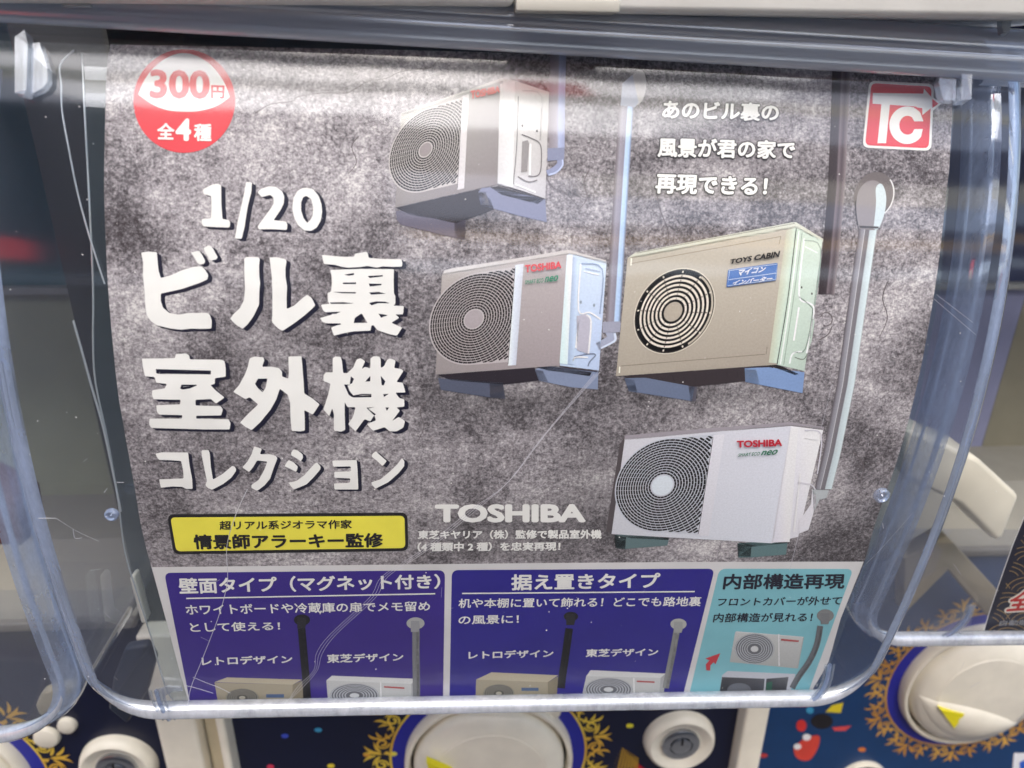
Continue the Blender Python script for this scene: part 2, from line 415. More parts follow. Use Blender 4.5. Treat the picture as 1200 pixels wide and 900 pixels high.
band('roof_beam', -9, 9, 50.5, 52.5, flat((120, 120, 124), .6), y=-3.0, d=.1)
# ------------------------------------------------------------------ machines
YP = 0.08986
def X(px, py, Y): return plane_pt(px, py, Y)[0]
def ornament(cx, cz, y, parent, K=1.0, top=(238, 212, 84), low=(206, 158, 66)):
    """gilt ring and scroll border printed round the dial"""
    V, Fc, C = [], [], []
    def add(v, f):
        b0 = len(V); V.extend(v); Fc.extend([tuple(b0+i for i in q) for q in f])
    def ring(r0, r1, n=96):
        v = [(r*math.cos(2*math.pi*k/n), r*math.sin(2*math.pi*k/n)) for r in (r0, r1) for k in range(n)]
        add(v, [(k, (k+1) % n, n+(k+1) % n, n+k) for k in range(n)])
    ring(.0608, .0622)
    N = 11
    for j in range(N):
        a = 2*math.pi*(j+.35)/N
        def T(p, mir=1):
            x, y = p                       # x sideways, y outward from the ring
            r, th = .0625+y, a+mir*x/(.0625+y*.5)
            return (r*math.cos(th), r*math.sin(th))
        def drop(x0, y0, x1, y1, wd, mir=1, n=8):
            d = np.array([x1-x0, y1-y0]); nn = np.array([-d[1], d[0]])/np.hypot(*d); L_, R_ = [], []
            for k in range(n+1):
                t = k/n; wq = .55*wd*math.sin(math.pi*min(1, t**.7))**.8/2*(1.15-.3*t); p = np.array([x0, y0])+d*t+nn*.25*wd*math.sin(math.pi*t)
                L_.append(T(p+nn*wq, mir)); R_.append(T(p-nn*wq, mir))
            add(L_+R_, [(i, i+1, n+1+i+1, n+1+i) for i in range(n)])
        drop(0, .004, 0, .0165, .0044); drop(0, -.0005, 0, .0035, .0050)
        for mir in (1, -1):
            drop(.0010, .008, .0062, .0160, .0034, mir); drop(.0016, .005, .0100, .0105, .0032, mir)
            sp = []
            for k in range(20):
                t = k/19; rr = .0043*(1-.72*t); an = -math.pi*.45-t*2.7*math.pi
                sp.append(T((.0088+rr*math.cos(an), .0048+rr*math.sin(an)), mir))
            add(*stroke(sp, .0012, .0017))
            drop(.0120, .0085, .0150, .0150, .0030, mir); drop(.0135, .0060, .0178, .0110, .0026, mir)
            drop(.0130, .0010, .0176, .0050, .0030, mir)
            add(*stroke([T(p, mir) for p in smooth_path([(.0176, .0005), (.0150, .0022), (.0120, .0060), (.0128, .0095)], 4)], .0012, .0020))
    V3 = []
    L0, L1 = lin(top), lin(low)
    for i, (x, z) in enumerate(V):
        V3.append((cx+x, y-.0003-.0000006*(i//16), cz+z)); tq = min(1, max(0, .5+z/.06*.0+.5*math.sin(9*math.atan2(z, x)+1)*.6)); C.append(L0*(1-tq)+L1*tq)
    me = mesh(V3, Fc); at = me.color_attributes.new('Col', 'FLOAT_COLOR', 'POINT')
    at.data.foreach_set('color', np.hstack([np.array(C), np.ones((len(C), 1))]).ravel())
    link('gilt_border', me, PRINT, parent)
    n = 96; v = [(cx+r*math.cos(2*math.pi*k/n), y-.0002, cz+r*math.sin(2*math.pi*k/n)) for r in (.052, .0606) for k in range(n)]
    link('blue_ring', mesh(v, [(k, (k+1) % n, n+(k+1) % n, n+k) for k in range(n)]), flat((38, 42, 150), .35), parent)
def dial(c, parent, ang):
    k = lathe('dial_ring', [(.0525, 0), (.0525, .006), (.0515, .0075), (.0497, .0075), (.0488, .006), (.0488, .001)], c, CREAM, parent)
    kb = lathe('knob', [(.0, .0175), (.020, .0172), (.0345, .0158), (.0349, .0152), (.0353, .0155), (.0435, .0125), (.0462, .009), (.0470, .004), (.0470, 0)], c, CREAM, parent)
    lathe('dial_gap', [(.0489, .0012), (.0462, .0012)], c, DARK, kb)
    # the crescent grip: a raised dished half with a crisp edge
    v, f = [], []; n, mm = 40, 12
    for i in range(n+1):
        for j in range(mm+1):
            t = i/n; s = j/mm
            x = -.043+.086*t; zz = -.008-.030*math.sin(math.pi*t)**.8*s - .006*(1-math.sin(math.pi*t))
            r = math.hypot(x, zz); h = .0176-.0075*(r/.047)**3 + .0050*math.sin(math.pi*t)**.7*math.sin(math.pi*min(1, s*1.0))**.6*(1-.35*s)
            xa, za = x*math.cos(ang)-zz*math.sin(ang), x*math.sin(ang)+zz*math.cos(ang)
            v.append((c[0]+xa, c[1]-h-.0004, c[2]+za))
    for i in range(n):
        for j in range(mm): a = i*(mm+1)+j; f.append((a, a+1, a+mm+2, a+mm+1))
    link('grip', mesh(v, f, True), CREAM, kb)
    return kb
def arrow(pts, Y, mat, parent, name='arrow_sticker', label=None, th=.0044):
    P = [plane_pt(x, y, Y) for x, y in pts]; n = len(P)
    v = P+[p+np.array([0, -th, 0]) for p in P]
    f = [tuple(range(n, 2*n))]+[(i, (i+1) % n, n+(i+1) % n, n+i) for i in range(n)]
    return link(name, mesh(v, f), mat, parent, label)
def lock(px, py, Y, parent):
    c = plane_pt(px, py, Y)
    b = lathe('lock_bezel', [(.0228, 0), (.0225, .003), (.0212, .0065), (.0195, .0076), (.0180, .0072), (.0140, .0045), (.0130, .0038), (.0, .0038)], c, CREAM, parent)
    l = lathe('lock_cylinder', [(.0122, .003), (.0120, .0062), (.0108, .0070), (.0074, .0068), (.0070, .0052), (.0064, .0052), (.0062, .0074), (.0048, .0078), (.0, .0078)], c, STEEL, b)
    box('keyway', (c[0]-.0007, c[1]-.0080, c[2]+.0018), (c[0]+.0007, c[1]-.0068, c[2]+.0066), DARK, l)
    return c
def machine(label, dx, Y, navy, x0, x1, kpx, lpx, top=(238, 214, 80), low=(206, 152, 58), arrowpts=None, ang=.3, cols=None, split=None):
    c0 = plane_pt(kpx[0], kpx[1], Y)
    t = empty('capsule_machine', (c0[0], Y, 0)); tag(t, label, 'capsule machine', 'capsule toy machines standing in a row')
    ztop = H-.291
    box('front_panel', (x0, Y, H-.62), (x1, Y+.012, ztop), navy, t)
    ornament(c0[0], c0[2], Y, t, top=top, low=low)
    kb = dial(c0, t, ang)
    if lpx: lock(lpx[0], lpx[1], Y, t)
    if arrowpts: arrow(arrowpts, Y-.0165, flat((226, 214, 30), .4), kb)
    # capsule chamber above the panel: a pale chute floor, dull back and side walls
    w = flat((140, 136, 124), .55, 'chamber_wall'); dk = flat((58, 62, 58), .5, 'chamber_back'); mid = flat((96, 94, 88), .5)
    box('panel_ledge', (x0, Y-.004, ztop), (x1, Y+.03, ztop+.006), flat((120, 116, 108), .5), t, bev=.0015)
    v = [(x0, Y+.0, ztop+.006), (x1, Y+.0, ztop+.006), (x1, Y+.04, ztop+.030), (x0, Y+.04, ztop+.030), (x0, Y+.09, ztop+.0301), (x1, Y+.09, ztop+.0301)]
    link('chute_floor', mesh(v, [(0, 1, 2, 3), (3, 2, 5, 4)]), w, t)
    zm = plane_pt(60, 342, Y+.09)[2]; xm = (x0+x1)/2 if split is None else X(split, 600, Y+.09)
    cb = [(60, 72, 80), (130, 132, 118), (140, 142, 160)] if cols is None else cols
    box('chamber_back', (x0, Y+.09, zm+.004), (x1, Y+.1, H+.03), flat(cb[0], .5), t)
    box('back_rail', (x0, Y+.084, zm), (x1, Y+.1, zm+.0038), flat((150, 150, 146), .5), t)
    box('chamber_back', (x0, Y+.09, ztop+.02), (xm-.0002, Y+.1, zm-.0002), flat(cb[1], .5), t)
    box('chamber_back', (xm+.0002, Y+.09, ztop+.02), (x1, Y+.1, zm-.0002), flat(cb[2], .5), t)
    box('chamber_roof', (x0, Y-.06, H+.03), (x1, Y+.1, H+.04), dk, t)
    return t, c0

xa, xb = X(277, 880, YP), X(858, 880, YP)
NAVY1 = flat((10, 18, 48), .35, 'navy_sticker')
mid_m, c_mid = machine('middle capsule machine with cream dial and lock on a navy gilt panel', 0, YP, NAVY1, xa, xb, (573, 886), (795, 864),
    arrowpts=[(500, 886), (530, 899), (512, 912), (509, 912)], ang=.25)
left_m, c_left = machine('left capsule machine with cream lock bezel and yellow scrollwork at the corner', 0, YP, NAVY1, xa-.345, X(197, 880, YP), (-66, 912), (141, 893), cols=[(34, 96, 100), (160, 163, 136), (160, 163, 136)])
YR = YP+.043
xr = X(886, 860, YP)
right_m, c_right = machine('right capsule machine, set back, with large cream dial on blue panel', 0, YR, flat((18, 58, 104), .35, 'blue_sticker'), xr+.001, xr+.40, (1138, 799), None,
    top=(222, 176, 84), low=(184, 126, 50), arrowpts=[(1098, 826), (1126, 831), (1114, 848)], ang=-.35, cols=[(60, 66, 96), (140, 142, 170), (138, 132, 112)], split=1128)
# frames between the machines
def frame(px0, px1, mat, name, parent, y0, y1, label=None, zt=None):
    box(name, (X(px0, 870, YP), y0, H-.62), (X(px1, 870, YP), y1, zt or H-.291), mat, parent, bev=.002, label=label)
frame(198, 243, CREAM, 'side_frame', left_m, YP-.010, YP+.02)
frame(245, 266, CREAMD, 'frame_groove', mid_m, YP-.002, YP+.02)  # shading of the cream frame painted as a tan strip
frame(266, 276.5, CREAM, 'side_frame', mid_m, YP-.011, YP+.02)
frame(858.5, 885, CREAM, 'side_frame', mid_m, YP-.011, YP+.06)
box('side_panel', (X(886, 870, YP)-.001, YP-.002, H-.62), (X(886, 870, YP)+.001, YR, H-.30), CREAMD, right_m)
for px, py, r, par in ((645, 831, .0066, mid_m), (56, 862, .0075, left_m), (80, 848, .0055, left_m)):
    c = plane_pt(px, py, YP); lathe('button', [(0, .004), (r*.6, .0038), (r*.9, .003), (r, .0015), (r, 0)], c, CREAM, par, n=32)
for a_, b_2, par in ((198, 276.5, mid_m), (858.5, 886, right_m)):
    box('divider', (X(a_, 870, YP)+.0005, YP+.0015, H-.2905), (X(b_2, 870, YP)-.0005, YP+.10, H+.0395), flat((60, 62, 60), .5), par)
# print details of the blue panel: small abstract party shapes, a ring of the coin plate and a white corner sticker
def pshape(pts, col, parent, Y, name='printed_shape', lift=.0003, label=None):
    P = [plane_pt(x, y, Y)+np.array([0, -lift, 0]) for x, y in pts]
    tr = tessellate_polygon([[Vector((p[0], p[2], 0)) for p in P]])
    return link(name, mesh(P, tr), flat(col, .4), parent, label)
pshape([(975, 826), (988, 823), (985, 835), (967, 834)], (226, 205, 40), right_m, YR)
pshape(ell(963, 845, 13, 9, 18), (30, 26, 30), right_m, YR)
pshape([(975, 852), (998, 850), (990, 856), (978, 856)], (220, 80, 80), right_m, YR)
pshape(ell(939, 850, 6, 7, 14), (210, 52, 48), right_m, YR)
pshape(smooth_path([(948, 862), (960, 862), (958, 876), (948, 890), (934, 888), (930, 876), (938, 868), (948, 862)], 4), (212, 70, 56), right_m, YR, lift=.0005)
pshape(ell(945, 863, 5, 4, 14), (235, 235, 235), right_m, YR, lift=.0007); pshape(ell(934, 874, 4.5, 3.5, 14), (235, 235, 235), right_m, YR, lift=.0007)
pshape(ell(949, 832, 4.5, 4, 12), (60, 150, 190), right_m, YR)
pshape([(1188, 882), (1202, 882), (1202, 905), (1186, 905)], (228, 230, 232), right_m, YR)
pshape([(1194, 893), (1204, 888), (1204, 905), (1196, 905)], (40, 90, 190), right_m, YR, lift=.0005)
cc = plane_pt(1005, 925, YR); lathe('coin_plate', [(.030, 0), (.030, .003), (.0285, .004), (.027, .003), (.027, .001)], cc, CREAM, right_m, sx=.75)
lathe('coin_recess', [(.0271, .0012), (0, .0012)], cc, DARK, right_m, sx=.75)
# gilt lattice fan and confetti on the middle panel
for k in range(7):
    a = (707+k*6.5, 900-abs(k-2.4)*0); 
    pshape([(728-2*k, 876+3.6*k), (729-2*k, 876+3.6*k), (748, 888+1.5*k), (748, 889+1.5*k)], (190, 150, 50), mid_m, YP)
    pshape([(722+4*k, 905), (724+4*k, 905), (731+2.6*k, 877+2.4*k), (729.5+2.6*k, 877+2.4*k)], (190, 150, 50), mid_m, YP, lift=.0004)
pshape([(746, 893), (762, 905), (742, 905)], (180, 30, 40), mid_m, YP)
for x, y, c in ((373, 855, (60, 150, 190)), (317, 898, (210, 60, 90)), (388, 897, (230, 210, 60)), (430, 884, (210, 150, 60)), (461, 883, (230, 220, 80)), (334, 862, (60, 80, 190)), (738, 850, (230, 220, 60)), (895, 885, (190, 60, 60)), (905, 905, (220, 200, 60)), (1010, 878, (210, 120, 50))):
    pshape(ell(x, y, 4.5, 2.6, 14), c, right_m if x > 880 else mid_m, YR if x > 880 else YP, name='confetti')
# cream fittings seen through the covers
def prism(name, pts, Y, depth, mat, parent, label=None, bev=.003):
    P = [plane_pt(x, y, Y) for x, y in pts]; n = len(P)
    bm = bmesh.new(); a = [bm.verts.new(p) for p in P]; b = [bm.verts.new(p+np.array([0, depth, 0])) for p in P]
    bm.faces.new(a); bm.faces.new(b[::-1])
    for i in range(n): bm.faces.new((a[i], b[i], b[(i+1) % n], a[(i+1) % n]))
    bmesh.ops.recalc_face_normals(bm, faces=bm.faces)
    if bev: bmesh.ops.bevel(bm, geom=bm.edges[:], offset=bev, segments=3, profile=.5, affect='EDGES')
    me = bpy.data.meshes.new(name); bm.to_mesh(me); bm.free(); me.polygons.foreach_set('use_smooth', [True]*len(me.polygons)); me.set_sharp_from_angle(angle=math.radians(50))
    return link(name, me, mat, parent, label)
prism('hinge_arm', [(1060, 500), (1148, 538), (1196, 582), (1176, 632), (1166, 634), (1126, 592), (1060, 560)], YR-.055, .03, flat((214, 208, 190), .4), right_m)
prism('chute_rail', [(1060, 655), (1090, 640), (1110, 628), (1200, 725), (1160, 725), (1112, 668), (1060, 720)], YR-.03, .012, flat((158, 146, 118), .45), right_m, bev=.001)
prism('latch_clip', [(151, 677), (157, 675), (172, 730), (165, 732)], YP-.075, .006, flat((222, 218, 206), .4), mid_m, bev=.0012)
prism('hinge_arm', [(-40, 560), (20, 590), (28, 642), (-40, 640)], YP-.06, .02, flat((92, 44, 36), .5), left_m, label='dark red inner arm')
prism('hopper_shutter', [(126, 832), (132, 795), (146, 760), (172, 756), (182, 775), (172, 812), (148, 850)], YP-.045, .006, flat((38, 46, 62), .4), mid_m, bev=.002)
prism('hopper_window', [(40, 828), (48, 812), (80, 803), (90, 806), (70, 838), (45, 840)], YP-.05, .006, flat((150, 142, 120), .4), left_m, bev=.002)
# trays of the machines above
ub = []
for (x0, x1, yb0, yb1, lab) in ((-60, 603.5, 1.0, 5.5, 'narrow white underside edge of the machine above, left of the seam'), (604.5, 1300, 12.0, 22.5, 'white tray edge of the machine above, right of the seam')):
    Yf = -.02
    p0, p1 = plane_pt(x0, yb0, Yf), plane_pt(x1, yb1, Yf)
    bm = bmesh.new(); z0, z1 = p0[2], p1[2]
    A = [(p0[0], Yf, z0), (p1[0], Yf, z1), (p1[0], Yf+.12, z1), (p0[0], Yf+.12, z0)]
    lo = [bm.verts.new(q) for q in A]; hi = [bm.verts.new((q[0], q[1], H+.10)) for q in A]
    bm.faces.new(lo[::-1]); bm.faces.new(hi)
    for i in range(4): bm.faces.new((lo[i], lo[(i+1) % 4], hi[(i+1) % 4], hi[i]))
    bmesh.ops.bevel(bm, geom=bm.edges[:], offset=.0018, segments=3, profile=.5, affect='EDGES')
    me = bpy.data.meshes.new('u'); bm.to_mesh(me); bm.free(); me.polygons.foreach_set('use_smooth', [True]*len(me.polygons)); me.set_sharp_from_angle(angle=math.radians(50))
    tag(link('machine_base', me, flat((224, 224, 218), .4, 'white_plastic', bump=.1)), lab, 'machine base', 'bases of the machines above')
e = plane_pt(605, 11, -.021); e2 = plane_pt(726, 13, -.021)
tag(box('shim', (e[0], -.0212, e[2]-.0004), (e2[0], -.004, e[2]+.003), flat((190, 188, 178), .5), bev=.0004), 'thin pale strip stuck under the white tray edge', 'shim')
# ------------------------------------------------------------------ clear display cases
CO = .0065
def case(d, label, uL, uR, s0, s1, rc, lip=True):
    sf = Surf(d, CO)
    root = sf.world([[(uL+uR)/2, s1]])[0]
    t = empty('display_case', tuple(root)); tag(t, label, 'display case', 'clear plastic display cases on the machines')
    r = .0090
    # outline of the flat front: rounded at the bottom corners, open at the top
    out = [(uL, s) for s in np.arange(s0, s1-rc, DS)]
    out += [(uL+rc-rc*math.cos(a), s1-rc+rc*math.sin(a)) for a in np.linspace(0, math.pi/2, 14)]
    out += [(u, s1) for u in np.linspace(uL+rc, uR-rc, 40)[1:-1]]
    out += [(uR-rc+rc*math.sin(a), s1-rc+rc*math.cos(a)) for a in np.linspace(0, math.pi/2, 14)]
    out += [(uR, s) for s in np.arange(s0, s1-rc, DS)[::-1]]
    out = np.array(out); n = len(out)
    dr = np.gradient(out, axis=0); nr = np.stack([-dr[:, 1], dr[:, 0]], 1); nr /= np.linalg.norm(nr, axis=1)[:, None]+1e-12
    c = out.mean(0)
    if ((out-c)*nr).sum() < 0: nr = -nr
    rings = []
    for a in np.linspace(0, math.pi/2, 8):
        q = out+nr*r*math.sin(a); rings.append(sf.world(q, -r*(1-math.cos(a))))
    rings = np.array(rings)
    # the rounded fillet; white tubes along it paint its highlight lines
    v = rings.reshape(-1, 3); f = [(i*n+j, i*n+j+1, (i+1)*n+j+1, (i+1)*n+j) for i in range(7) for j in range(n-1)]
    rim = link('rim', mesh(v, f, True), RIM, t)
    k_in = out+nr*(r*.30); bp_ = sf.world(k_in, -.0016)
    def rim_highlight(nm, pts, radii, mat_):
        v, f = [], []; nn = 8
        for i, p in enumerate(pts):
            dd = pts[min(i+1, len(pts)-1)]-pts[max(i-1, 0)]; dd /= max(np.linalg.norm(dd), 1e-9)
            a_ = np.cross(dd, [0, 1, .3]); a_ /= np.linalg.norm(a_); b2 = np.cross(dd, a_)
            for q_ in range(nn): tq = 2*math.pi*q_/nn; v.append(p+radii[i]*(math.cos(tq)*a_+math.sin(tq)*b2))
        f2 = [(i*nn+q_, i*nn+(q_+1) % nn, (i+1)*nn+(q_+1) % nn, (i+1)*nn+q_) for i in range(len(pts)-1) for q_ in range(nn)]
        return link(nm, mesh(v, f2, True), mat_, rim)
    bot = np.clip((out[:, 1]-(s1-rc*.9))/(rc*.9), 0, 1)
    rim_highlight('rim_highlight', bp_, .0010+.0026*bot**2, RIM_HIGHLIGHT)  # white tube painting the bright line, broadest along the bottom
    rim_highlight('rim_highlight', sf.world(out+nr*(r*.80), -.006), .0005+.0012*bot**2, RIM_HIGHLIGHT)
    last = rings[-1]; back = last.copy(); back[:, 1] = np.maximum(last[:, 1]+.01, YP-.012+d[1])
    # walls run straight back, in steps
    W_ = [last*(1-k/4)+back*(k/4) for k in range(5)]; v = np.array(W_).reshape(-1, 3)
    link('side_wall', mesh(v, [(i*n+j, i*n+j+1, (i+1)*n+j+1, (i+1)*n+j) for i in range(4) for j in range(n-1)], True), WALL, t)
    vv, ff = tess([[tuple(p) for p in out]])
    o = lay('front_cover', vv, ff, CLEAR, t, 0, sf, px=False); o.data.polygons.foreach_set('use_smooth', [True]*len(o.data.polygons))
    return t, sf
sfr = Surf((0, 0, 0), CO)
q = sfr.us([(1085-22, 690), (58+20, 690), (600, 824), (1160, 500)]); UR, UL, S1 = q[0][0], q[1][0], q[2][1]
case_m, sf_m = case((0, 0, 0), 'clear plastic display case in the middle, scratched, holding the grey card', UL, UR, -.006, S1, .019)
WCASE = UR-UL
case_l, sf_l = case((-(WCASE+.0215), .004, -.005), 'clear plastic display case at the left, its rounded bottom corner showing', UL, UR, -.006, S1+.003, .034)
case_r, sf_r = case((WCASE+.023, .040, -.014), 'clear plastic display case at the right, set back, holding a navy card', UL, UR, -.006, S1, .019)
# the thick lip across the top
def lip(sf, t, px0, px1, d):
    prof = []
    u = sf.us([(px0, 64), (px1, 64)])
    # (y offset from the sheet's top, height): ridges of the moulded edge
    base = [(-.0095, .0005), (-.0115, .0012), (-.0120, .0028), (-.0116, .0036), (-.0120, .0044), (-.0122, .0070), (-.0118, .0079), (-.0126, .0086), (-.0124, .0108), (-.0110, .0125), (-.0085, .0132), (-.0070, .0150), (-.0040, .0158), (.0040, .0158), (.012, .0158)]
    n = 60; us = np.linspace(d[0], d[1], n); v = []
    for y, z in base:
        for x in us:
            p = np.array([x, y, z-.0015]); v.append(RS @ p + sf.o)
    k = len(base)
    f = [(i*n+j, i*n+j+1, (i+1)*n+j+1, (i+1)*n+j) for i in range(k-1) for j in range(n-1)]
    me = mesh(v, f, True); me.set_sharp_from_angle(angle=math.radians(60))
    return link('top_lip', me, LIP, t)
l = lip(sf_m, case_m, 0, 0, (UL-.010, UR+.010))
lip(sf_l, case_l, 0, 0, (UL-.010, UR+.010)); lip(sf_r, case_r, 0, 0, (UL-.010, UR+.010))
def slab(name, pts, sf, th, mat, parent, lift=0.0, label=None):
    """plate with real thickness standing on the sheet"""
    us = sf.us(pts); a = sf.world(us, lift+th); b = sf.world(us, lift); n = len(us)
    v = list(a)+list(b); tr = tessellate_polygon([[Vector((*p, 0)) for p in us]])
    f = list(tr)+[tuple(n+i for i in t_) for t_ in tr]+[(i, (i+1) % n, n+(i+1) % n, n+i) for i in range(n)]
    return link(name, mesh(v, f), mat, parent, label)
slab('hook_fin', [(27, 52), (38, 44), (42, 60), (40, 112), (37, 117), (27, 115)], sf_m, .004, FIN, case_m)
slab('hook_fin', [(44, 56), (52, 55), (61, 84), (61, 100), (56, 107), (42, 114), (43, 70)], sf_m, .0025, FIN, case_m)
slab('hook_fin', [(1102, 67), (1116, 66), (1113, 122), (1099, 121), (1094, 100)], sf_m, .0025, FIN, case_m)
slab('hook_fin', [(1116.5, 60), (1127, 67), (1129, 95), (1127.5, 123), (1117, 123.5)], sf_m, .004, FIN, case_m)
slab('hook_tip', [(1066, 77), (1074.5, 66), (1074.5, 84), (1071, 84)], sf_m, .001, FIN, case_m)
slab('pale_lip_block', [(1150, 31), (1158, 31), (1160, 48), (1158, 58), (1151, 58), (1149, 48)], sf_m, .002, EDGE, case_m, lift=.007)  # pale block painting the bright highlight near the lip's right end
slab('pale_lip_block', [(88, 24), (122, 24), (122, 26.5), (90, 26.5)], sf_m, .001, EDGE, case_m, lift=.007)
def peg(px, py, r=.0028, bl=1.0):
    c = sf_m.world(sf_m.us([(px, py)]), -.0005)[0]
    p = lathe('rivet', [(r, 0), (r*.95, .0012), (r*.7, .0016), (r*.55, .0008), (r*.25, .0006), (0, .0014)], c, RIM, case_m, n=28)
peg(1033, 580.5); peg(131, 603, .0022)
# bottom hooks: clear ribs curving from the card pocket down to the rim
def rib(pts, sf, w, parent):
    p = smooth_path(pts, 6)
    us = sf.us(p); a = sf.world(us, .0005)
    for k, o in enumerate((-1, 0, 1)):
        pp = [q+np.array([o*w/2, 0, 0]) for q in a]
        tube('pocket_rib', pp, .0005 if o else .0009, RIM if o == 0 else FIN, parent)
rib([(184, 808), (187, 820), (192, 832), (199, 842)], sf_m, .0045, case_m)
rib([(972, 778), (967, 800), (957, 815), (944, 824)], sf_m, .0035, case_m)
rib([(1137, 708), (1132, 722), (1122, 735), (1108, 744)], sf_r, .0035, case_r)
slab('pocket_foot', [(181, 809), (196, 803), (212, 804), (214, 808), (204, 808), (195, 813), (190, 826), (186, 822)], sf_m, .0008, FIN, case_m)
# wear: scratches in the clear front
def scratch(pts, wd=.0003, lift=.00015, n=6):
    us = sf_m.us(smooth_path(pts, n)); a = sf_m.world(us, lift)
    tube('scratch', a, wd/2*.6, SCR, case_m, n=4)
scratch([(290, 573), (276, 604), (266, 640), (267, 675), (264, 695), (257, 720), (247, 747), (236, 775), (224, 805), (220, 828)], .0004)
for k in (0, 3.5, 7):
    scratch([(703-k, 436+k*.4), (640-k, 508+k), (600-k, 560+k), (560-k, 596), (500-k, 645), (455-k, 675), (440-k, 700), (395-k, 742), (378-k, 765), (372-k*.6, 785), (357-k, 803), (345-k*.5, 815), (338, 821)], .00022)
scratch([(226, 793), (240, 799), (256, 805), (270, 812)], .0003); scratch([(218, 803), (230, 806), (250, 812)], .0003)
scratch([(1097, 345), (1140, 378)], .00015); scratch([(1094, 350), (1143, 392)], .00015)
scratch([(45, 607), (66, 607)], .0003); scratch([(66, 607), (90, 622), (116, 634)], .00015); scratch([(86, 620), (88, 630), (96, 630)], .0003)
scratch([(137, 565), (145, 565)], .0003); scratch([(122, 577), (126, 572)], .0003)
scratch([(975, 450), (968, 478), (962, 502)], .00015); scratch([(937, 622), (931, 645), (925, 668)], .0002)
scratch([(1034, 613), (1035, 619)], .0003); scratch([(1070, 600), (1035, 640), (1015, 660)], .0001)
random.seed(11)
for k in range(30):
    x = random.uniform(20, 1150); y = random.uniform(90, 800) if k % 3 else random.uniform(600, 800); a = random.uniform(0, 3.14); L_ = random.uniform(3, 16)
    scratch([(x, y), (x+L_*math.cos(a), y+L_*math.sin(a)+.3)], .00012, n=2)
# dust specks caught on the cover (one joined part: nobody could count them)
v, f = [], []
for k in range(230):
    x, y = random.uniform(0, 1190), random.uniform(60, 845)
    p = sf_m.world(sf_m.us([(x, y)]), .0002)[0]; r = random.choice((.00012, .00018, .0003))*.8
    b0 = len(v); v += [p+np.array(o)*r for o in ((1, 0, 0), (0, 0, 1), (-1, 0, 0), (0, 0, -1), (0, -1, 0))]
    f += [(b0, b0+1, b0+4), (b0+1, b0+2, b0+4), (b0+2, b0+3, b0+4), (b0+3, b0, b0+4)]
tag(link('dust', mesh(v, f), flat((214, 214, 210), .8), case_m), kind='stuff')
# ------------------------------------------------------------------ film sleeve behind the card
slp = [(94, 60), (95, 82), (97, 130), (102, 225), (107, 335), (107, 400), (110, 450), (125, 520), (137, 590), (145, 650), (160, 700), (176, 750), (192, 806), (205, 828), (965, 806), (990, 740), (1020, 660), (1050, 575), (1080, 470), (1104, 340), (1114, 225), (1121, 123), (1119, 84), (900, 70), (600, 60), (300, 60)]
us = CARD.us(dens(slp, 12)); vv, ff = tess([[tuple(p) for p in us]])
slv = lay('card_sleeve', vv, ff, SLEEVE, None, -.0012, CARD, px=False)
tag(slv, 'clear greenish film sleeve behind the grey card, its left edge showing', 'plastic sleeve')
tube('cut_edge', CARD.world(CARD.us(smooth_path(slp[:14], 4)), -.0011), .0003, EDGE, slv)
tube('crease', CARD.world(CARD.us(smooth_path([(86, 58), (70, 75), (71, 100), (72, 130), (80, 175), (90, 225), (105, 280), (122, 333)], 5)), -.0004), .0003, EDGE, slv)
tube('crease', CARD.world(CARD.us(smooth_path([(85, 376), (96, 415), (107, 455), (120, 500), (133, 560), (141, 600)], 5)), -.0004), .0004, EDGE, slv)
# ------------------------------------------------------------------ the card
card = empty('display_card', tuple(CARD.world([[0, .23]])[0]))
tag(card, 'printed concrete-grey toy card with four air conditioner units and white Japanese title', 'display card')
left = [(128.7, 52), (128.7, 56), (125, 82.5), (123, 150), (121.9, 225), (124.2, 287), (127.5, 350), (137, 450), (145, 500), (157.5, 570), (166, 620), (178, 667), (197.5, 737), (212, 792), (225, 834)]
right = [(1118, 83), (1116, 125), (1112.5, 195), (1109, 225), (1102.5, 287), (1095, 342), (1085, 400), (1075, 450), (1060, 510), (1043.7, 562), (1025, 615), (1011.5, 662), (985, 725), (971, 775), (950, 811)]
outl = dens(smooth_path(left, 3), 12, False)+dens([(225, 834), (600, 828), (950, 811)], 12, False)[1:-1]+dens(smooth_path(right[::-1], 3), 12, False)+dens([(1118, 83), (1060, 82), (987, 79), (900, 73), (750, 67), (600, 62), (450, 58), (128.7, 52)], 12, False)[1:-1]
us = CARD.us(outl); vv, ff = tess([[tuple(p) for p in us]])
sheet_o = lay('sheet', vv, ff, CONC, card, 0, px=False)
bmx = bmesh.new(); bmx.from_mesh(sheet_o.data)            # the card stock's own thickness
b_ = lay('card_back', vv, ff, PAPER, card, -.0004, px=False); bmx.free()
# white lower area
poly([(177.8, 664.5), (400, 662.2), (600, 660), (800, 658.4), (1012, 658), (985, 725), (971, 775), (950.5, 811), (600, 828), (224.8, 834), (212, 792), (197.5, 737)], PAPER, card, .00006, 'white_margin')
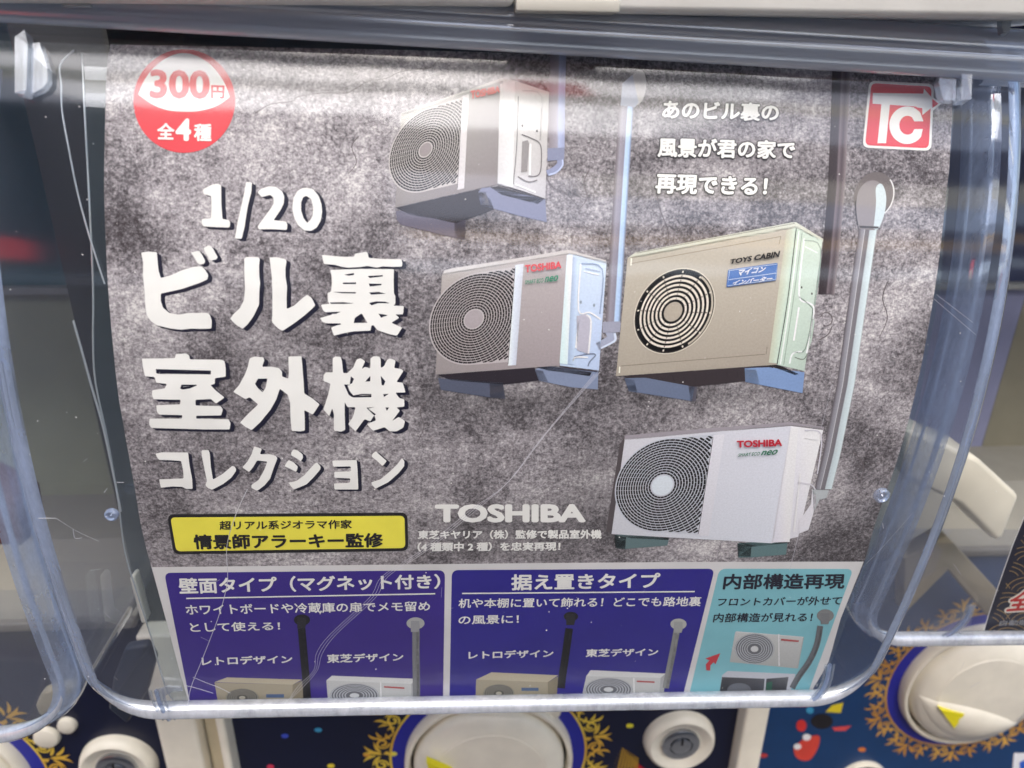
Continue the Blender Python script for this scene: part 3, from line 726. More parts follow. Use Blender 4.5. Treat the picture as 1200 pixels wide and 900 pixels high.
# hairline cracks printed in the concrete
for c in ([(300, 132), (318, 122), (342, 119), (350, 113), (378, 109), (405, 109), (418, 103), (432, 95), (452, 92), (470, 84), (492, 81), (506, 79), (514, 70), (530, 64)],
          [(770, 230), (772, 240), (775, 250), (780, 262), (783, 272), (783, 288)], [(600, 196), (607, 204), (622, 206), (640, 204)], [(640, 208), (648, 220), (662, 226), (676, 240)], [(690, 200), (684, 214), (688, 232), (678, 246)], [(500, 470), (492, 482), (497, 500), (488, 520)], [(1040, 330), (1034, 350), (1040, 372), (1030, 396)], [(420, 160), (412, 172), (418, 190), (408, 204)], [(1000, 530), (1012, 545), (1008, 566)], [(895, 208), (905, 214), (918, 222), (930, 224)]):
    v, f = stroke(smooth_path(c, 3), 1.5, .7); lay('printed_crack', v, f, flat((96, 88, 90), .4), card, .00006)
# --- title lettering, traced outlines
def Z(ox, oy, sc, pts): return [(ox+x/sc, oy+y/sc) for x, y in pts]
def glyph(ox, oy, outer, holes=(), slits=(), sc=7.5, sh=(5.0, 2.8)):
    o = Z(ox, oy, sc, outer); hs = [Z(ox, oy, sc, h) for h in holes]
    def rnd(p):        # soften corners
        P = [np.array(q) for q in p]; r = []
        for i in range(len(P)):
            a, b, c = P[i-1], P[i], P[(i+1) % len(P)]
            la, lc = np.linalg.norm(a-b), np.linalg.norm(c-b); k = min(1.3, la*.4, lc*.4)
            r += [tuple(b+(a-b)/max(la, 1e-6)*k), tuple(b*.5+(b+(a-b)/max(la, 1e-6)*k)*.25+(b+(c-b)/max(lc, 1e-6)*k)*.25), tuple(b+(c-b)/max(lc, 1e-6)*k)]
        return r
    o = rnd(o)
    v, f = tess([o]+hs)
    v = np.array(v)
    for k, t_ in enumerate((.5, 1.0)):
        lay('letter_shadow', v+np.array(sh)*t_, f, NAVY, card, .00008+.00002*k)
    g = lay('title_letter', v, f, WHITE, card, .00016)
    for s_ in slits:
        vs, fs = tess([Z(ox, oy, sc, s_)]); lay('letter_slit', vs, fs, NAVY, g, .0002) if False else lay('letter_slit', vs, fs, NAVY, card, .0002)
glyph(230, 200, [(60,165),(140,122),(190,115),(220,128),(222,300),(232,425),(290,435),(300,455),(295,500),(180,497),(65,490),(48,465),(52,425),(130,418),(135,330),(132,225),(65,205)])
glyph(230, 200, [(440,98),(490,105),(485,190),(455,310),(440,400),(425,500),(400,600),(340,595),(350,540),(365,450),(400,300),(425,180)])
glyph(230, 200, [(540,190),(570,160),(640,138),(700,142),(755,180),(775,230),(770,290),(740,350),(680,435),(790,448),(802,475),(797,522),(690,515),(550,515),(540,490),(590,420),(650,340),(680,290),(680,240),(650,212),(610,225),(575,232)])
glyph(230, 200, [(975,150),(1030,165),(1075,220),(1100,290),(1108,360),(1095,440),(1060,500),(1010,530),(950,525),(895,480),(860,410),(845,330),(855,240),(890,180),(930,155)], [[(968,222),(1010,250),(1028,320),(1025,390),(1000,440),(975,458),(945,420),(922,350),(922,280),(940,235)]])
glyph(160, 290, [(42,45),(100,36),(180,42),(185,100),(195,200),(215,268),(300,245),(400,200),(500,170),(570,165),(600,190),(632,240),(625,280),(560,310),(400,365),(215,405),(215,470),(235,530),(290,575),(370,590),(460,575),(620,573),(645,590),(663,640),(660,712),(560,715),(480,712),(400,722),(300,712),(180,683),(125,645),(90,590),(78,500),(72,380),(58,250),(60,130)])
glyph(160, 290, [(478,45),(550,28),(575,60),(605,115),(600,140),(560,152),(535,135),(505,80)])
glyph(230, 200, [(65,680),(110,655),(140,670),(165,715),(190,760),(180,780),(130,792),(110,770),(80,720)])
glyph(260, 285, [(197,135),(215,120),(320,122),(335,140),(328,200),(330,290),(338,350),(330,420),(328,540),(280,640),(230,710),(185,752),(130,720),(75,665),(100,625),(160,570),(195,500),(205,400),(198,250)])
glyph(260, 285, [(420,125),(480,122),(560,140),(570,160),(560,220),(560,290),(575,380),(570,480),(572,578),(640,545),(700,490),(750,452),(790,480),(822,545),(800,570),(720,640),(640,700),(535,770),(490,745),(440,690),(445,600),(445,450),(440,300)])
glyph(350, 285, [(205,102),(300,112),(400,120),(490,118),(495,92),(600,75),(612,100),(615,128),(720,137),(850,140),(900,140),(912,170),(908,205),(820,208),(740,203),(690,215),(600,200),(540,210),(440,215),(380,208),(320,190),(222,182)])
glyph(350, 285, [(278,235),(560,225),(838,228),(835,330),(838,445),(850,460),(850,535),(830,548),(925,552),(918,625),(850,625),(885,655),(815,698),(910,742),(865,812),(800,800),(690,762),(660,720),(640,722),(632,768),(480,775),(400,790),(310,812),(285,740),(370,710),(240,702),(210,690),(188,658),(300,625),(240,608),(215,590),(195,540),(275,532),(258,515),(255,435),(285,425),(292,360),(290,290)],
    [[(505,700),(515,660),(560,625),(605,700)], [(700,618),(785,632),(725,655)]],
    [[(400,276),(485,262),(488,278),(440,285)], [(390,346),(505,344),(505,358),(390,358)], [(300,427),(505,430),(500,441),(380,439)], [(275,520),(390,518),(490,527),(400,532),(285,532)], [(608,288),(740,280),(740,291),(625,305)], [(618,354),(730,357),(725,369),(625,380)], [(618,433),(700,427),(765,441),(640,452)], [(620,524),(680,511),(760,513),(800,527),(700,526),(640,545)], [(225,607),(370,601),(330,620),(260,620)], [(240,703),(370,704),(370,716),(250,715)], [(485,700),(495,655),(550,618),(565,628),(525,662),(508,700)]])
glyph(160, 405, [(48,112),(180,112),(340,108),(345,72),(440,68),(465,85),(470,120),(740,122),(775,135),(785,200),(785,272),(690,285),(690,335),(650,345),(700,395),(775,455),(700,508),(655,468),(520,475),(520,525),(740,530),(760,560),(745,612),(525,615),(525,640),(810,645),(828,680),(820,735),(600,735),(350,728),(130,722),(112,690),(115,640),(400,640),(405,610),(200,605),(180,580),(175,522),(385,515),(388,475),(150,470),(137,430),(140,390),(250,375),(268,335),(175,325),(160,275),(75,268),(60,200)],
    [[(205,222),(655,228),(655,252),(205,248)], [(410,362),(530,350),(470,375),(410,385)]],
    [[(172,205),(440,212),(655,218),(655,229),(440,224),(206,223),(200,248),(175,240)], [(385,375),(398,342),(530,342),(530,352),(412,358),(410,385)]])
glyph(260, 405, [(230,180),(245,110),(290,95),(365,102),(375,125),(355,185),(440,185),(500,195),(530,225),(530,270),(585,290),(590,230),(585,95),(700,92),(708,170),(720,330),(725,420),(800,465),(860,515),(800,605),(725,565),(730,650),(730,745),(690,752),(615,748),(605,650),(600,500),(580,430),(510,378),(480,470),(430,560),(340,670),(262,742),(205,710),(160,675),(230,600),(320,515),(245,452),(210,470),(100,405),(150,350),(205,250)],
    [[(305,335),(325,297),(400,293),(385,370),(365,400),(325,365)]], [[(293,335),(318,290),(400,288),(400,296),(328,303),(310,335),(330,368),(365,405),(355,405),(318,372)]])
glyph(350, 405, [(300,110),(320,95),(370,98),(380,130),(392,240),(430,240),(480,190),(510,120),(545,110),(585,135),(555,205),(585,185),(630,200),(632,110),(660,92),(710,95),(722,120),(722,195),(750,180),(780,120),(810,112),(852,130),(840,195),(900,205),(922,220),(860,318),(915,325),(940,410),(850,412),(885,460),(928,470),(930,535),(860,542),(890,570),(822,660),(880,625),(935,660),(920,720),(860,752),(800,752),(755,715),(655,748),(600,690),(680,655),(665,610),(630,665),(580,645),(500,752),(435,690),(480,620),(500,540),(430,540),(405,495),(405,600),(410,740),(370,755),(310,745),(310,600),(295,550),(270,620),(218,560),(260,430),(280,335),(220,310),(218,260),(240,232),(300,235)],
    [[(465,440),(640,434),(640,452),(480,455)]],
    [[(460,268),(487,292),(470,330),(450,338)], [(400,340),(455,342),(430,350),(450,400),(485,440),(470,452),(440,430)], [(480,436),(560,422),(640,424),(640,432),(560,432),(490,444)], [(585,315),(630,265),(630,312)], [(722,265),(762,312),(748,348),(730,345)], [(745,425),(792,422),(750,450)], [(597,545),(668,537),(610,552),(680,602),(665,612)], [(765,542),(795,542),(775,572)]])
for a in ([(92,160),(150,148),(380,150),(390,250),(415,380),(420,470),(360,470),(330,452),(240,448),(140,460),(125,385),(340,378),(335,300),(318,225),(230,218),(125,215),(105,190)],
          [(498,130),(560,128),(570,160),(580,280),(598,388),(680,340),(770,265),(795,280),(803,310),(760,370),(690,425),(590,478),(550,460),(530,435),(545,400),(520,280),(500,180)],
          [(960,95),(1028,118),(1010,165),(1100,165),(1150,180),(1165,200),(1130,290),(1100,380),(1050,440),(985,488),(935,460),(935,435),(1000,390),(1050,300),(1075,230),(985,220),(950,280),(915,322),(855,280),(900,230),(935,170)]):
    glyph(170, 510, a, sh=(4.2, 2.0))
for a in ([(105,122),(140,130),(185,165),(190,195),(170,228),(130,200),(85,175),(85,150)], [(62,215),(105,235),(145,275),(128,322),(80,295),(25,270)],
          [(310,235),(345,275),(340,300),(280,370),(220,430),(110,475),(85,450),(62,415),(130,400),(200,350),(270,270)],
          [(445,222),(660,215),(668,300),(672,400),(675,475),(560,475),(465,475),(460,422),(600,415),(605,378),(465,372),(462,320),(610,315),(608,272),(455,275)],
          [(830,138),(850,160),(925,225),(888,270),(835,220),(790,185),(800,160)], [(1058,198),(1080,225),(1078,270),(1030,330),(940,410),(825,468),(800,440),(787,412),(870,385),(960,310),(1020,250)]):
    glyph(330, 510, a, sh=(4.2, 2.0))
# --- price disc
poly(ell(216, 118.5, 59.5, 60.7, 64), RED, card, .00008, 'price_disc')
up = smooth_path([(162, 111), (170, 93), (184, 76), (200, 66), (215, 62.5), (231, 66), (248, 77), (262, 95), (269.5, 114)], 4)
dn_ = smooth_path([(269.5, 114), (255, 124), (235, 130), (215, 131), (195, 129), (178, 122), (162, 111)], 4)
poly([tuple(p) for p in up+dn_[1:-1]], WHITE, card, .00014, 'disc_window', d=5)
text('300', [(176, 81.5), (246, 82.5), (246.5, 116.5), (175.5, 115.5)], RED, card, .0002, .034)
text('円', [(247.5, 100), (263.5, 100.5), (263, 116), (247.5, 115.5)], RED, card, .0002, .03)
text('全', [(184.5, 144), (205, 144.5), (204.5, 164), (184.5, 163.5)], WHITE, card, .0002, .03)
text('4', [(206, 139), (224.5, 139), (224, 165.5), (206, 165)], WHITE, card, .0002, .045)
text('種', [(227.5, 145), (248.5, 145.5), (248, 166), (227.5, 165.5)], WHITE, card, .0002, .03)
# --- maker's mark at top right
poly(rrect((1018.5, 94.5), (1094.5, 98.5), (1091, 177), (1010.5, 173), 8), WHITE, card, .00008, 'logo_border')
poly(rrect((1021, 97.5), (1091.5, 101.5), (1088.2, 174), (1013.5, 170.2), 6.5), RED, card, .00012, 'logo_ground')
z4 = lambda p: Z(900, 0, 4, p)
poly(z4([(490,437),(727,440),(729,416),(768,460),(764,507),(722,540),(722,508),(700,505),(690,500),(570,492),(552,672),(512,672),(530,490),(489,487)]), WHITE, card, .00016, 'logo_letter')
cpts = [(ox, oy) for ox, oy in ell(650, 588, 83, 88, 40, 38, 318)] ; cin = ell(652, 588, 38, 44, 40, 318, 38)
poly(z4([tuple(p) for p in cpts]+[(727, 570), (684, 570)]+cin[2:-2]+[(684, 606), (724, 606)]), WHITE, card, .0002, 'logo_letter')
poly(z4([(766, 453), (812, 487), (766, 524)]), WHITE, card, .0002, 'logo_arrow'); poly(z4([(768, 466), (797, 487), (768, 508)]), RED, card, .00024, 'logo_arrow')
# --- texts on the concrete
OUT = (.05, BLACK)
text('あのビル裏の', [(777, 117), (913, 121.5), (912, 143), (775, 140)], WHITE, card, .0003, .036, outline=OUT)
text('風景が君の家で', [(771, 161), (932, 165), (931, 187), (770, 184.5)], WHITE, card, .0003, .036, outline=OUT)
text('再現できる！', [(769, 203.5), (900, 208), (898, 230), (767, 227)], WHITE, card, .0003, .036, outline=OUT)
text('TOSHIBA', [(509.5, 590.5), (686.5, 590), (686.5, 612), (509.5, 612)], WHITE, card, .0002, .05)
text('東芝キヤリア（株）監修で製品室外機', [(490, 621), (705, 620), (705, 631), (489.5, 631.5)], WHITE, card, .0002, .036)
text('（4 種類中 2 種）を忠実再現！', [(489.5, 635), (657, 634.5), (656.5, 645), (489, 646)], WHITE, card, .0002, .036)
poly(rrect((196, 602.5), (477.5, 600.5), (478.5, 645.5), (203.5, 649.5), 8), BLACK, card, .00008, 'caption_border')
poly(rrect((199.8, 606.2), (474, 604.2), (475, 642), (206.7, 645.8), 5.5), YELLOW, card, .00012, 'caption_ground')
text('超リアル系ジオラマ作家', [(257, 610), (412.5, 608.5), (412.5, 619), (257.5, 620.5)], BLACK, card, .0002, .022)
text('情景師アラーキー監修', [(226, 626), (449, 624), (449, 641), (228, 643.5)], BLACK, card, .0002, .035)
# --- lower panels
poly(rrect((192.5, 671), (521.5, 668), (519, 832), (225, 834), 8, corners=(1, 1, 0, 0)), PURPLE, card, .0001, 'panel_ground')
poly(rrect((529.5, 667.8), (837.5, 666.2), (799, 820), (526.5, 830), 8, corners=(1, 1, 0, 0)), flat((38, 30, 134), .4), card, .0001, 'panel_ground')
poly(rrect((843, 666.2), (1000, 666.5), (947, 811), (806, 820), 8, corners=(1, 1, 0, 0)), CYAN, card, .0001, 'panel_ground')
T = lambda b, q_, m_=WHITE, bo=.017, sh_=0: text(b, q_, m_, card, .0002, bo, sh_)
T('壁面タイプ（マグネット付き）', [(208.5, 676.5), (516, 672), (516, 689.5), (210.5, 696)], bo=.028)
T('据え置きタイプ', [(599, 672.5), (774, 670.5), (773.5, 689), (599, 691.5)], bo=.028)
T('内部構造再現', [(849, 672), (991, 671.5), (989, 689.5), (846.5, 690.5)], NAVY, .028)
for a in ([(218.5, 700.8), (510, 695.3)], [(541.5, 695), (814, 692.8)]):
    v, f = stroke(dens([a[0], a[1]], 12, False), 1.5); lay('rule', v, f, WHITE, card, .0002)
T('ホワイトボードや冷蔵庫の扉でメモ留め', [(216.5, 708), (504, 704), (504, 715.5), (219, 720.5)])
T('として使える！', [(221.5, 729), (328, 728), (328.5, 738), (224, 740.5)])
T('机や本棚に置いて飾れる！どこでも路地裏', [(537.5, 701), (822.5, 698.5), (820.5, 710), (537, 712)])
T('の風景に！', [(537.5, 721), (608, 720), (608, 730), (537, 731.5)])
T('フロントカバーが外せて', [(842, 700), (987, 698), (985, 708.5), (840, 710)], NAVY)
T('内部構造が見れる！', [(837, 718), (953, 717.5), (951, 728), (835, 729)], NAVY)
T('レトロデザイン', [(236, 769), (342.5, 767), (343, 776.5), (237, 779.5)], bo=.026)
T('東芝デザイン', [(383, 766), (472.5, 764.5), (473, 774), (383.5, 776.5)], bo=.026)
T('レトロデザイン', [(549, 762.5), (648.5, 760.5), (648.5, 769.5), (549, 772)], bo=.026)
T('東芝デザイン', [(687, 760), (771.5, 759), (771, 768), (686, 769.5)], bo=.026)
# --- printed pictures
class Pic:
    def __init__(s): s.v, s.f, s.c = [], [], []
    def add(s, v, f, c):
        b0 = len(s.v); s.v += [tuple(p) for p in v]; s.f += [tuple(b0+i for i in q_) for q_ in f]
        s.c += [pic(c)]*len(v) if not hasattr(c[0], '__len__') else [pic(k) for k in c]
    def poly(s, p, c): v, f = tess([dens(p, 8)]); s.add(v, f, c)
    def quad(s, q_, c, n=6, m_=6):
        """q_ TL TR BR BL, c one colour or four"""
        if not hasattr(c[0], '__len__'): c = [c]*4
        q_ = np.array(q_, float); C = np.array(c, float); v, cc = [], []
        for i in range(m_+1):
            for j in range(n+1):
                a, b = j/n, i/m_
                w_ = np.array([(1-a)*(1-b), a*(1-b), a*b, (1-a)*b]); v.append(w_ @ q_); cc.append(w_ @ C)
        s.add(v, [(i*(n+1)+j, i*(n+1)+j+1, (i+1)*(n+1)+j+1, (i+1)*(n+1)+j) for i in range(m_) for j in range(n)], cc)
    def line(s, p, c, w0=1, w1=None):
        v, f = stroke(smooth_path(p, 4) if len(p) > 2 else dens(p, 8, False), w0, w1); s.add(v, f, c)
class Layered:
    """a picture made of stacked layers of ink, joined in one mesh"""
    def __init__(s): s.L = []
    def layer(s): p = Pic(); s.L.append(p); return p
    def build(s, name, lift=.00012, label=None, surf=CARD, parent=None):
        allv, allf, allc = [], [], []
        for i, p in enumerate(s.L):
            if not p.v: continue
            us_ = surf.us(p.v); me = bpy.data.meshes.new('l'); me.from_pydata([(a, b, 0) for a, b in us_], [], p.f)
            at = me.color_attributes.new('Col', 'FLOAT_COLOR', 'POINT'); at.data.foreach_set('color', np.hstack([np.array(p.c), np.ones((len(p.c), 1))]).ravel())
            bm = bmesh.new(); bm.from_mesh(me); cut(bm); lay_ = bm.verts.layers.float_color['Col']
            bm.verts.index_update(); b0 = len(allv); co = np.array([v.co[:2] for v in bm.verts])
            allv += list(surf.world(co, lift+i*.000022)); allc += [tuple(v[lay_]) for v in bm.verts]
            allf += [tuple(b0+v.index for v in f.verts) for f in bm.faces]
            bm.free(); bpy.data.meshes.remove(me)
        me = mesh(allv, allf); at = me.color_attributes.new('Col', 'FLOAT_COLOR', 'POINT'); at.data.foreach_set('color', np.array(allc, float).ravel())
        uvl = me.uv_layers.new(name='UV'); li = np.zeros(len(me.loops), int); me.loops.foreach_get('vertex_index', li)
        uvl.data.foreach_set('uv', np.array(allv)[li][:, [0, 2]].ravel())
        return link(name, me, PRINT, parent or card, label)
def homog(q_):
    """unit square -> quad TL TR BR BL in perspective"""
    (x0, y0), (x1, y1), (x2, y2), (x3, y3) = q_
    dx1, dx2, dx3 = x1-x2, x3-x2, x0-x1+x2-x3; dy1, dy2, dy3 = y1-y2, y3-y2, y0-y1+y2-y3
    den = dx1*dy2-dx2*dy1; g = (dx3*dy2-dx2*dy3)/den; h = (dx1*dy3-dx3*dy1)/den
    a, b, c = x1-x0+g*x1, x3-x0+h*x3, x0; d, e_, f = y1-y0+g*y1, y3-y0+h*y3, y0
    return lambda p: [((a*u+b*v_+c)/(g*u+h*v_+1), (d*u+e_*v_+f)/(g*u+h*v_+1)) for u, v_ in p]
def ring_grille(L, m_, cx, cy, R, asp, xe, yt, yb, n, hub, dark, hubc, pale=None, rings=True, seg=4, gap=.15, fit=True):
    """concentric slots of the fan guard. local coords 0..1 of the front; asp = width/height of the front"""
    p = L.layer()
    # dark well behind the bars
    def bound(a):
        x, y = math.cos(a), math.sin(a)
        if not fit or x < 0: return R
        r_ = 9.
        if x > 1e-6: r_ = min(r_, (xe-cx)*asp/x)
        if y > 1e-6: r_ = min(r_, (yb-cy)/y)
        if y < -1e-6: r_ = min(r_, (cy-yt)/-y)
        return r_
    step = (R-hub)/n
    kmax = n if not fit else int(n*1.6)
    for k in range(kmax):
        r0 = hub+step*(k+.24); r1 = hub+step*(k+1-.08)
        N = max(24, int(10+k*6)); 
        if n > 12: N = max(24, int(20+k*3))
        for j in range(N):
            a0 = 2*math.pi*(j+.5*(k % 2))/N; a1 = a0+2*math.pi/N*(1-gap*.5)
            am = (a0+a1)/2
            if math.cos(am) < 0 and r1 > R+1e-6: continue
            if fit and r0 >= min(bound(a0), bound(am), bound(a1)): continue
            q_ = [(cx+r_*math.cos(a)/asp, cy+r_*math.sin(a)) for r_, a in ((r0, a0), (r0, am), (r0, a1), (r1, a1), (r1, am), (r1, a0))]
            if fit: q_ = [(min(x, xe), min(max(y, yt), yb)) for x, y in q_]
            p.add(m_(q_), [(0, 1, 4, 5), (1, 2, 3, 4)], dark)
    p = L.layer(); p.poly(m_([(cx+x/asp, cy+y) for x, y in ell(0, 0, hub*.93, hub*.93, 28)]), hubc)
def toshiba(ox, oy, sc, front, side, top, grx, cxy, R, asp, n, hub, cols, label, feet, text_q=None, eco_q=None, extra=None, strip=(.615, .67), shadow=None):
    z = lambda p: Z(ox, oy, sc, p)
    L = Layered(); g = L.layer()
    if shadow: g.poly(z(shadow), cols['shadow'])
    g = L.layer()
    for q_, c in feet: g.poly(z(q_), c)
    g = L.layer()
    fr = z(front); g.quad(fr, cols['front'], 8, 8); g.quad(z(side), cols['side'], 6, 8); g.poly(z(top), cols['top'])
    m_ = homog(fr)
    # pale rim round the grille, then panel strip
    g = L.layer(); w_ = [(cxy[0]+x/asp, cxy[1]+y) for x, y in ell(0, 0, R+.012, R+.012, 40, 90, 270)]
    g.poly(m_(w_+[(strip[0], cxy[1]-R-.012), (strip[0], cxy[1]+R+.012)]), cols['guard'])
    ring_grille(L, m_, cxy[0], cxy[1], R, asp, strip[0]-.012, cxy[1]-R, cxy[1]+R, n, hub, cols['dark'], cols['hub'])
    g = L.layer(); g.quad(m_([(strip[0]-.014, .03), (strip[0]+.05, .03), (strip[0]+.05, .965), (strip[0]-.014, .965)]), cols['strip'], 3, 8)
    g = L.layer(); g.line(m_([(strip[0]-.014, .05), (strip[0]-.014, .95)]), cols['dark'], .5)
    if extra:
        g = L.layer()
        extra(g, z)
    o = L.build('printed_unit', label=label)
    if text_q: text('TOSHIBA', text_q, flat(cols['red'], .4), o if False else card, .0007, .045)
    if eco_q:
        q_ = np.array(eco_q, float); mid_t = q_[0]*.45+q_[1]*.55; mid_b = q_[3]*.45+q_[2]*.55
        text('SMART ECO', [q_[0]*.8+q_[3]*.2, mid_t*.8+mid_b*.2, mid_b, q_[3]], flat(cols['green'], .4), card, .0007, .012, .2)
        text('neo', [mid_t+(1.5, 0), q_[1], q_[2], mid_b+(1.5, 0)], flat(cols['green'], .4), card, .0007, .02, .3)
    return o
def side_details(pan, lite, dk):
    def f(g, z):
        g.line(z(pan[0]), dk, .9); g.line(z(pan[1]), lite, 2.2)
    return f
# unit 1 (top)
def ex1(g, z):
    g.quad(z([(612, 85), (690, 70), (680, 630), (598, 608)]), [(208, 206, 202), (214, 212, 208), (212, 212, 212), (196, 196, 198)], 4, 6)
    g.line(z([(708, 150), (700, 400), (682, 612)]), (120, 118, 120), .9)
    g.line(z([(728, 120), (830, 150), (826, 380)]), (178, 176, 172), 1.2); g.line(z([(830, 210), (822, 380)]), (128, 126, 126), .6)
    g.poly(z(ell(729, 305, 5, 7, 10)), (70, 66, 70)); g.poly(z(ell(806, 332, 5, 7, 10)), (70, 66, 70))
    g.line(z([(725, 350), (780, 372), (822, 400), (830, 470), (818, 560), (760, 572)]), (118, 112, 114), 1.2)
    g.poly(z([(728, 388), (758, 380), (765, 400), (755, 545), (722, 550)]), (146, 142, 142)); g.line(z([(772, 400), (768, 565)]), (232, 232, 230), 2.0)
    g.line(z([(705, 572), (760, 600), (808, 590)]), (124, 118, 118), 1.4); g.line(z([(692, 612), (800, 655)]), (226, 226, 226), 1.6)
    g.line(z([(600, 620), (700, 640), (848, 690)]), (92, 84, 86), 1.1)
toshiba(450, 80, 4.5, [(92, 240), (628, 62), (603, 612), (60, 735)], [(628, 62), (870, 130), (850, 690), (603, 612)],
    [(88, 240), (170, 208), (425, 122), (618, 52), (690, 66), (872, 128), (868, 140), (690, 78), (628, 66), (425, 134), (92, 252)], None, (.285, .47), .42, 1.10, 14, .075,
    dict(front=[(176, 174, 166), (158, 156, 154), (140, 133, 134), (142, 136, 134)], side=[(206, 206, 200), (190, 188, 182), (178, 176, 178), (200, 200, 202)], top=(196, 194, 188), strip=[(205, 202, 200)]*2+[(198, 195, 196)]*2, guard=(188, 183, 180), dark=(44, 32, 40), hub=(150, 142, 142), red=(222, 84, 78), green=(80, 150, 110), shadow=(120, 110, 112)),
    'air conditioner picture at the top', [([(62, 735), (500, 640), (560, 690), (580, 745), (380, 818), (130, 770)], (66, 56, 62)), ([(62, 752), (100, 752), (375, 818), (430, 800), (425, 905), (330, 885), (90, 825), (68, 800)], (112, 108, 124)), ([(370, 818), (432, 790), (426, 905), (372, 890)], (98, 92, 104)),
     ([(495, 655), (515, 632), (560, 628), (850, 690), (858, 812), (700, 775), (510, 722)], (128, 132, 158)), ([(495, 655), (535, 650), (560, 730), (512, 722)], (148, 144, 146)), ([(560, 628), (600, 622), (845, 690), (810, 716), (620, 668)], (62, 54, 58))],
    [(551.5, 107.5), (586, 101.5), (585.5, 109.5), (551.5, 117.5)], extra=ex1, strip=(.64, .69))
# unit 2
def ex2(g, z):
    g.quad(z([(738, 128), (770, 128), (742, 705), (700, 700)]), [(206, 214, 226), (226, 238, 248), (204, 226, 236), (198, 220, 236)], 4, 8)
    g.quad(z([(770, 140), (800, 146), (778, 705), (745, 705)]), [(168, 182, 206), (196, 212, 232), (186, 204, 226), (160, 178, 204)], 4, 8)
    g.line(z([(815, 175), (925, 205), (912, 440)]), (150, 166, 194), 1.6); g.line(z([(812, 178), (800, 420), (860, 432), (918, 470)]), (222, 234, 246), 1.8)
    g.line(z([(835, 200), (915, 218)]), (160, 174, 200), 1.2); g.line(z([(826, 215), (908, 235)]), (226, 236, 246), 1.2)
    g.poly(z(ell(812, 378, 6, 9, 10)), (148, 160, 172)); g.poly(z(ell(882, 394, 6, 9, 10)), (148, 160, 172))
    g.poly(z([(790, 450), (840, 440), (862, 470), (850, 650), (792, 630)]), (178, 176, 188)); g.line(z([(840, 445), (866, 480), (852, 650)]), (230, 238, 248), 2.2)
    g.line(z([(800, 480), (786, 620)]), (238, 244, 250), 2.0); g.line(z([(778, 665), (850, 650), (890, 655), (860, 690), (850, 715)]), (128, 138, 160), 1.4)
    g.line(z([(770, 690), (785, 668), (850, 668)]), (232, 240, 248), 1.8); g.line(z([(700, 716), (770, 728), (900, 742)]), (84, 78, 88), 1.2)
toshiba(500, 270, 4.5, [(82, 228), (748, 120), (702, 712), (46, 760)], [(748, 118), (948, 165), (908, 738), (702, 712)],
    [(92, 212), (130, 200), (470, 148), (748, 102), (945, 158), (948, 176), (755, 124), (470, 170), (84, 236)], None, (.300, .488), .43, 1.14, 14, .093,
    dict(front=[(172, 166, 162), (178, 170, 170), (160, 150, 152), (150, 143, 142)], side=[(190, 204, 226), (196, 210, 232), (176, 192, 218), (186, 204, 228)], top=(196, 192, 190), strip=[(206, 214, 226), (196, 200, 208), (188, 194, 206), (216, 226, 236)], guard=(184, 178, 178), dark=(52, 40, 46), hub=(166, 158, 160), red=(212, 62, 66), green=(62, 142, 112), shadow=(120, 110, 112)),
    'air conditioner picture in the middle', [([(60, 762), (565, 715), (600, 790), (410, 812), (130, 790)], (68, 60, 70)), ([(60, 778), (100, 782), (400, 802), (415, 888), (330, 880), (75, 840)], (96, 102, 122)), ([(330, 800), (402, 800), (414, 888), (335, 880)], (108, 106, 118)),
     ([(570, 735), (612, 710), (700, 722), (905, 742), (902, 838), (760, 826), (592, 792)], (132, 144, 170)), ([(570, 735), (612, 738), (640, 798), (592, 792)], (116, 122, 142)), ([(580, 722), (612, 710), (870, 748), (860, 768), (640, 738)], (62, 56, 64))],
    [(614.8, 310.5), (657.8, 305.8), (657.6, 314.2), (614.8, 319.5)], [(615, 327), (654, 322), (653.5, 329), (615, 333)], extra=ex2, strip=(.62, .68))
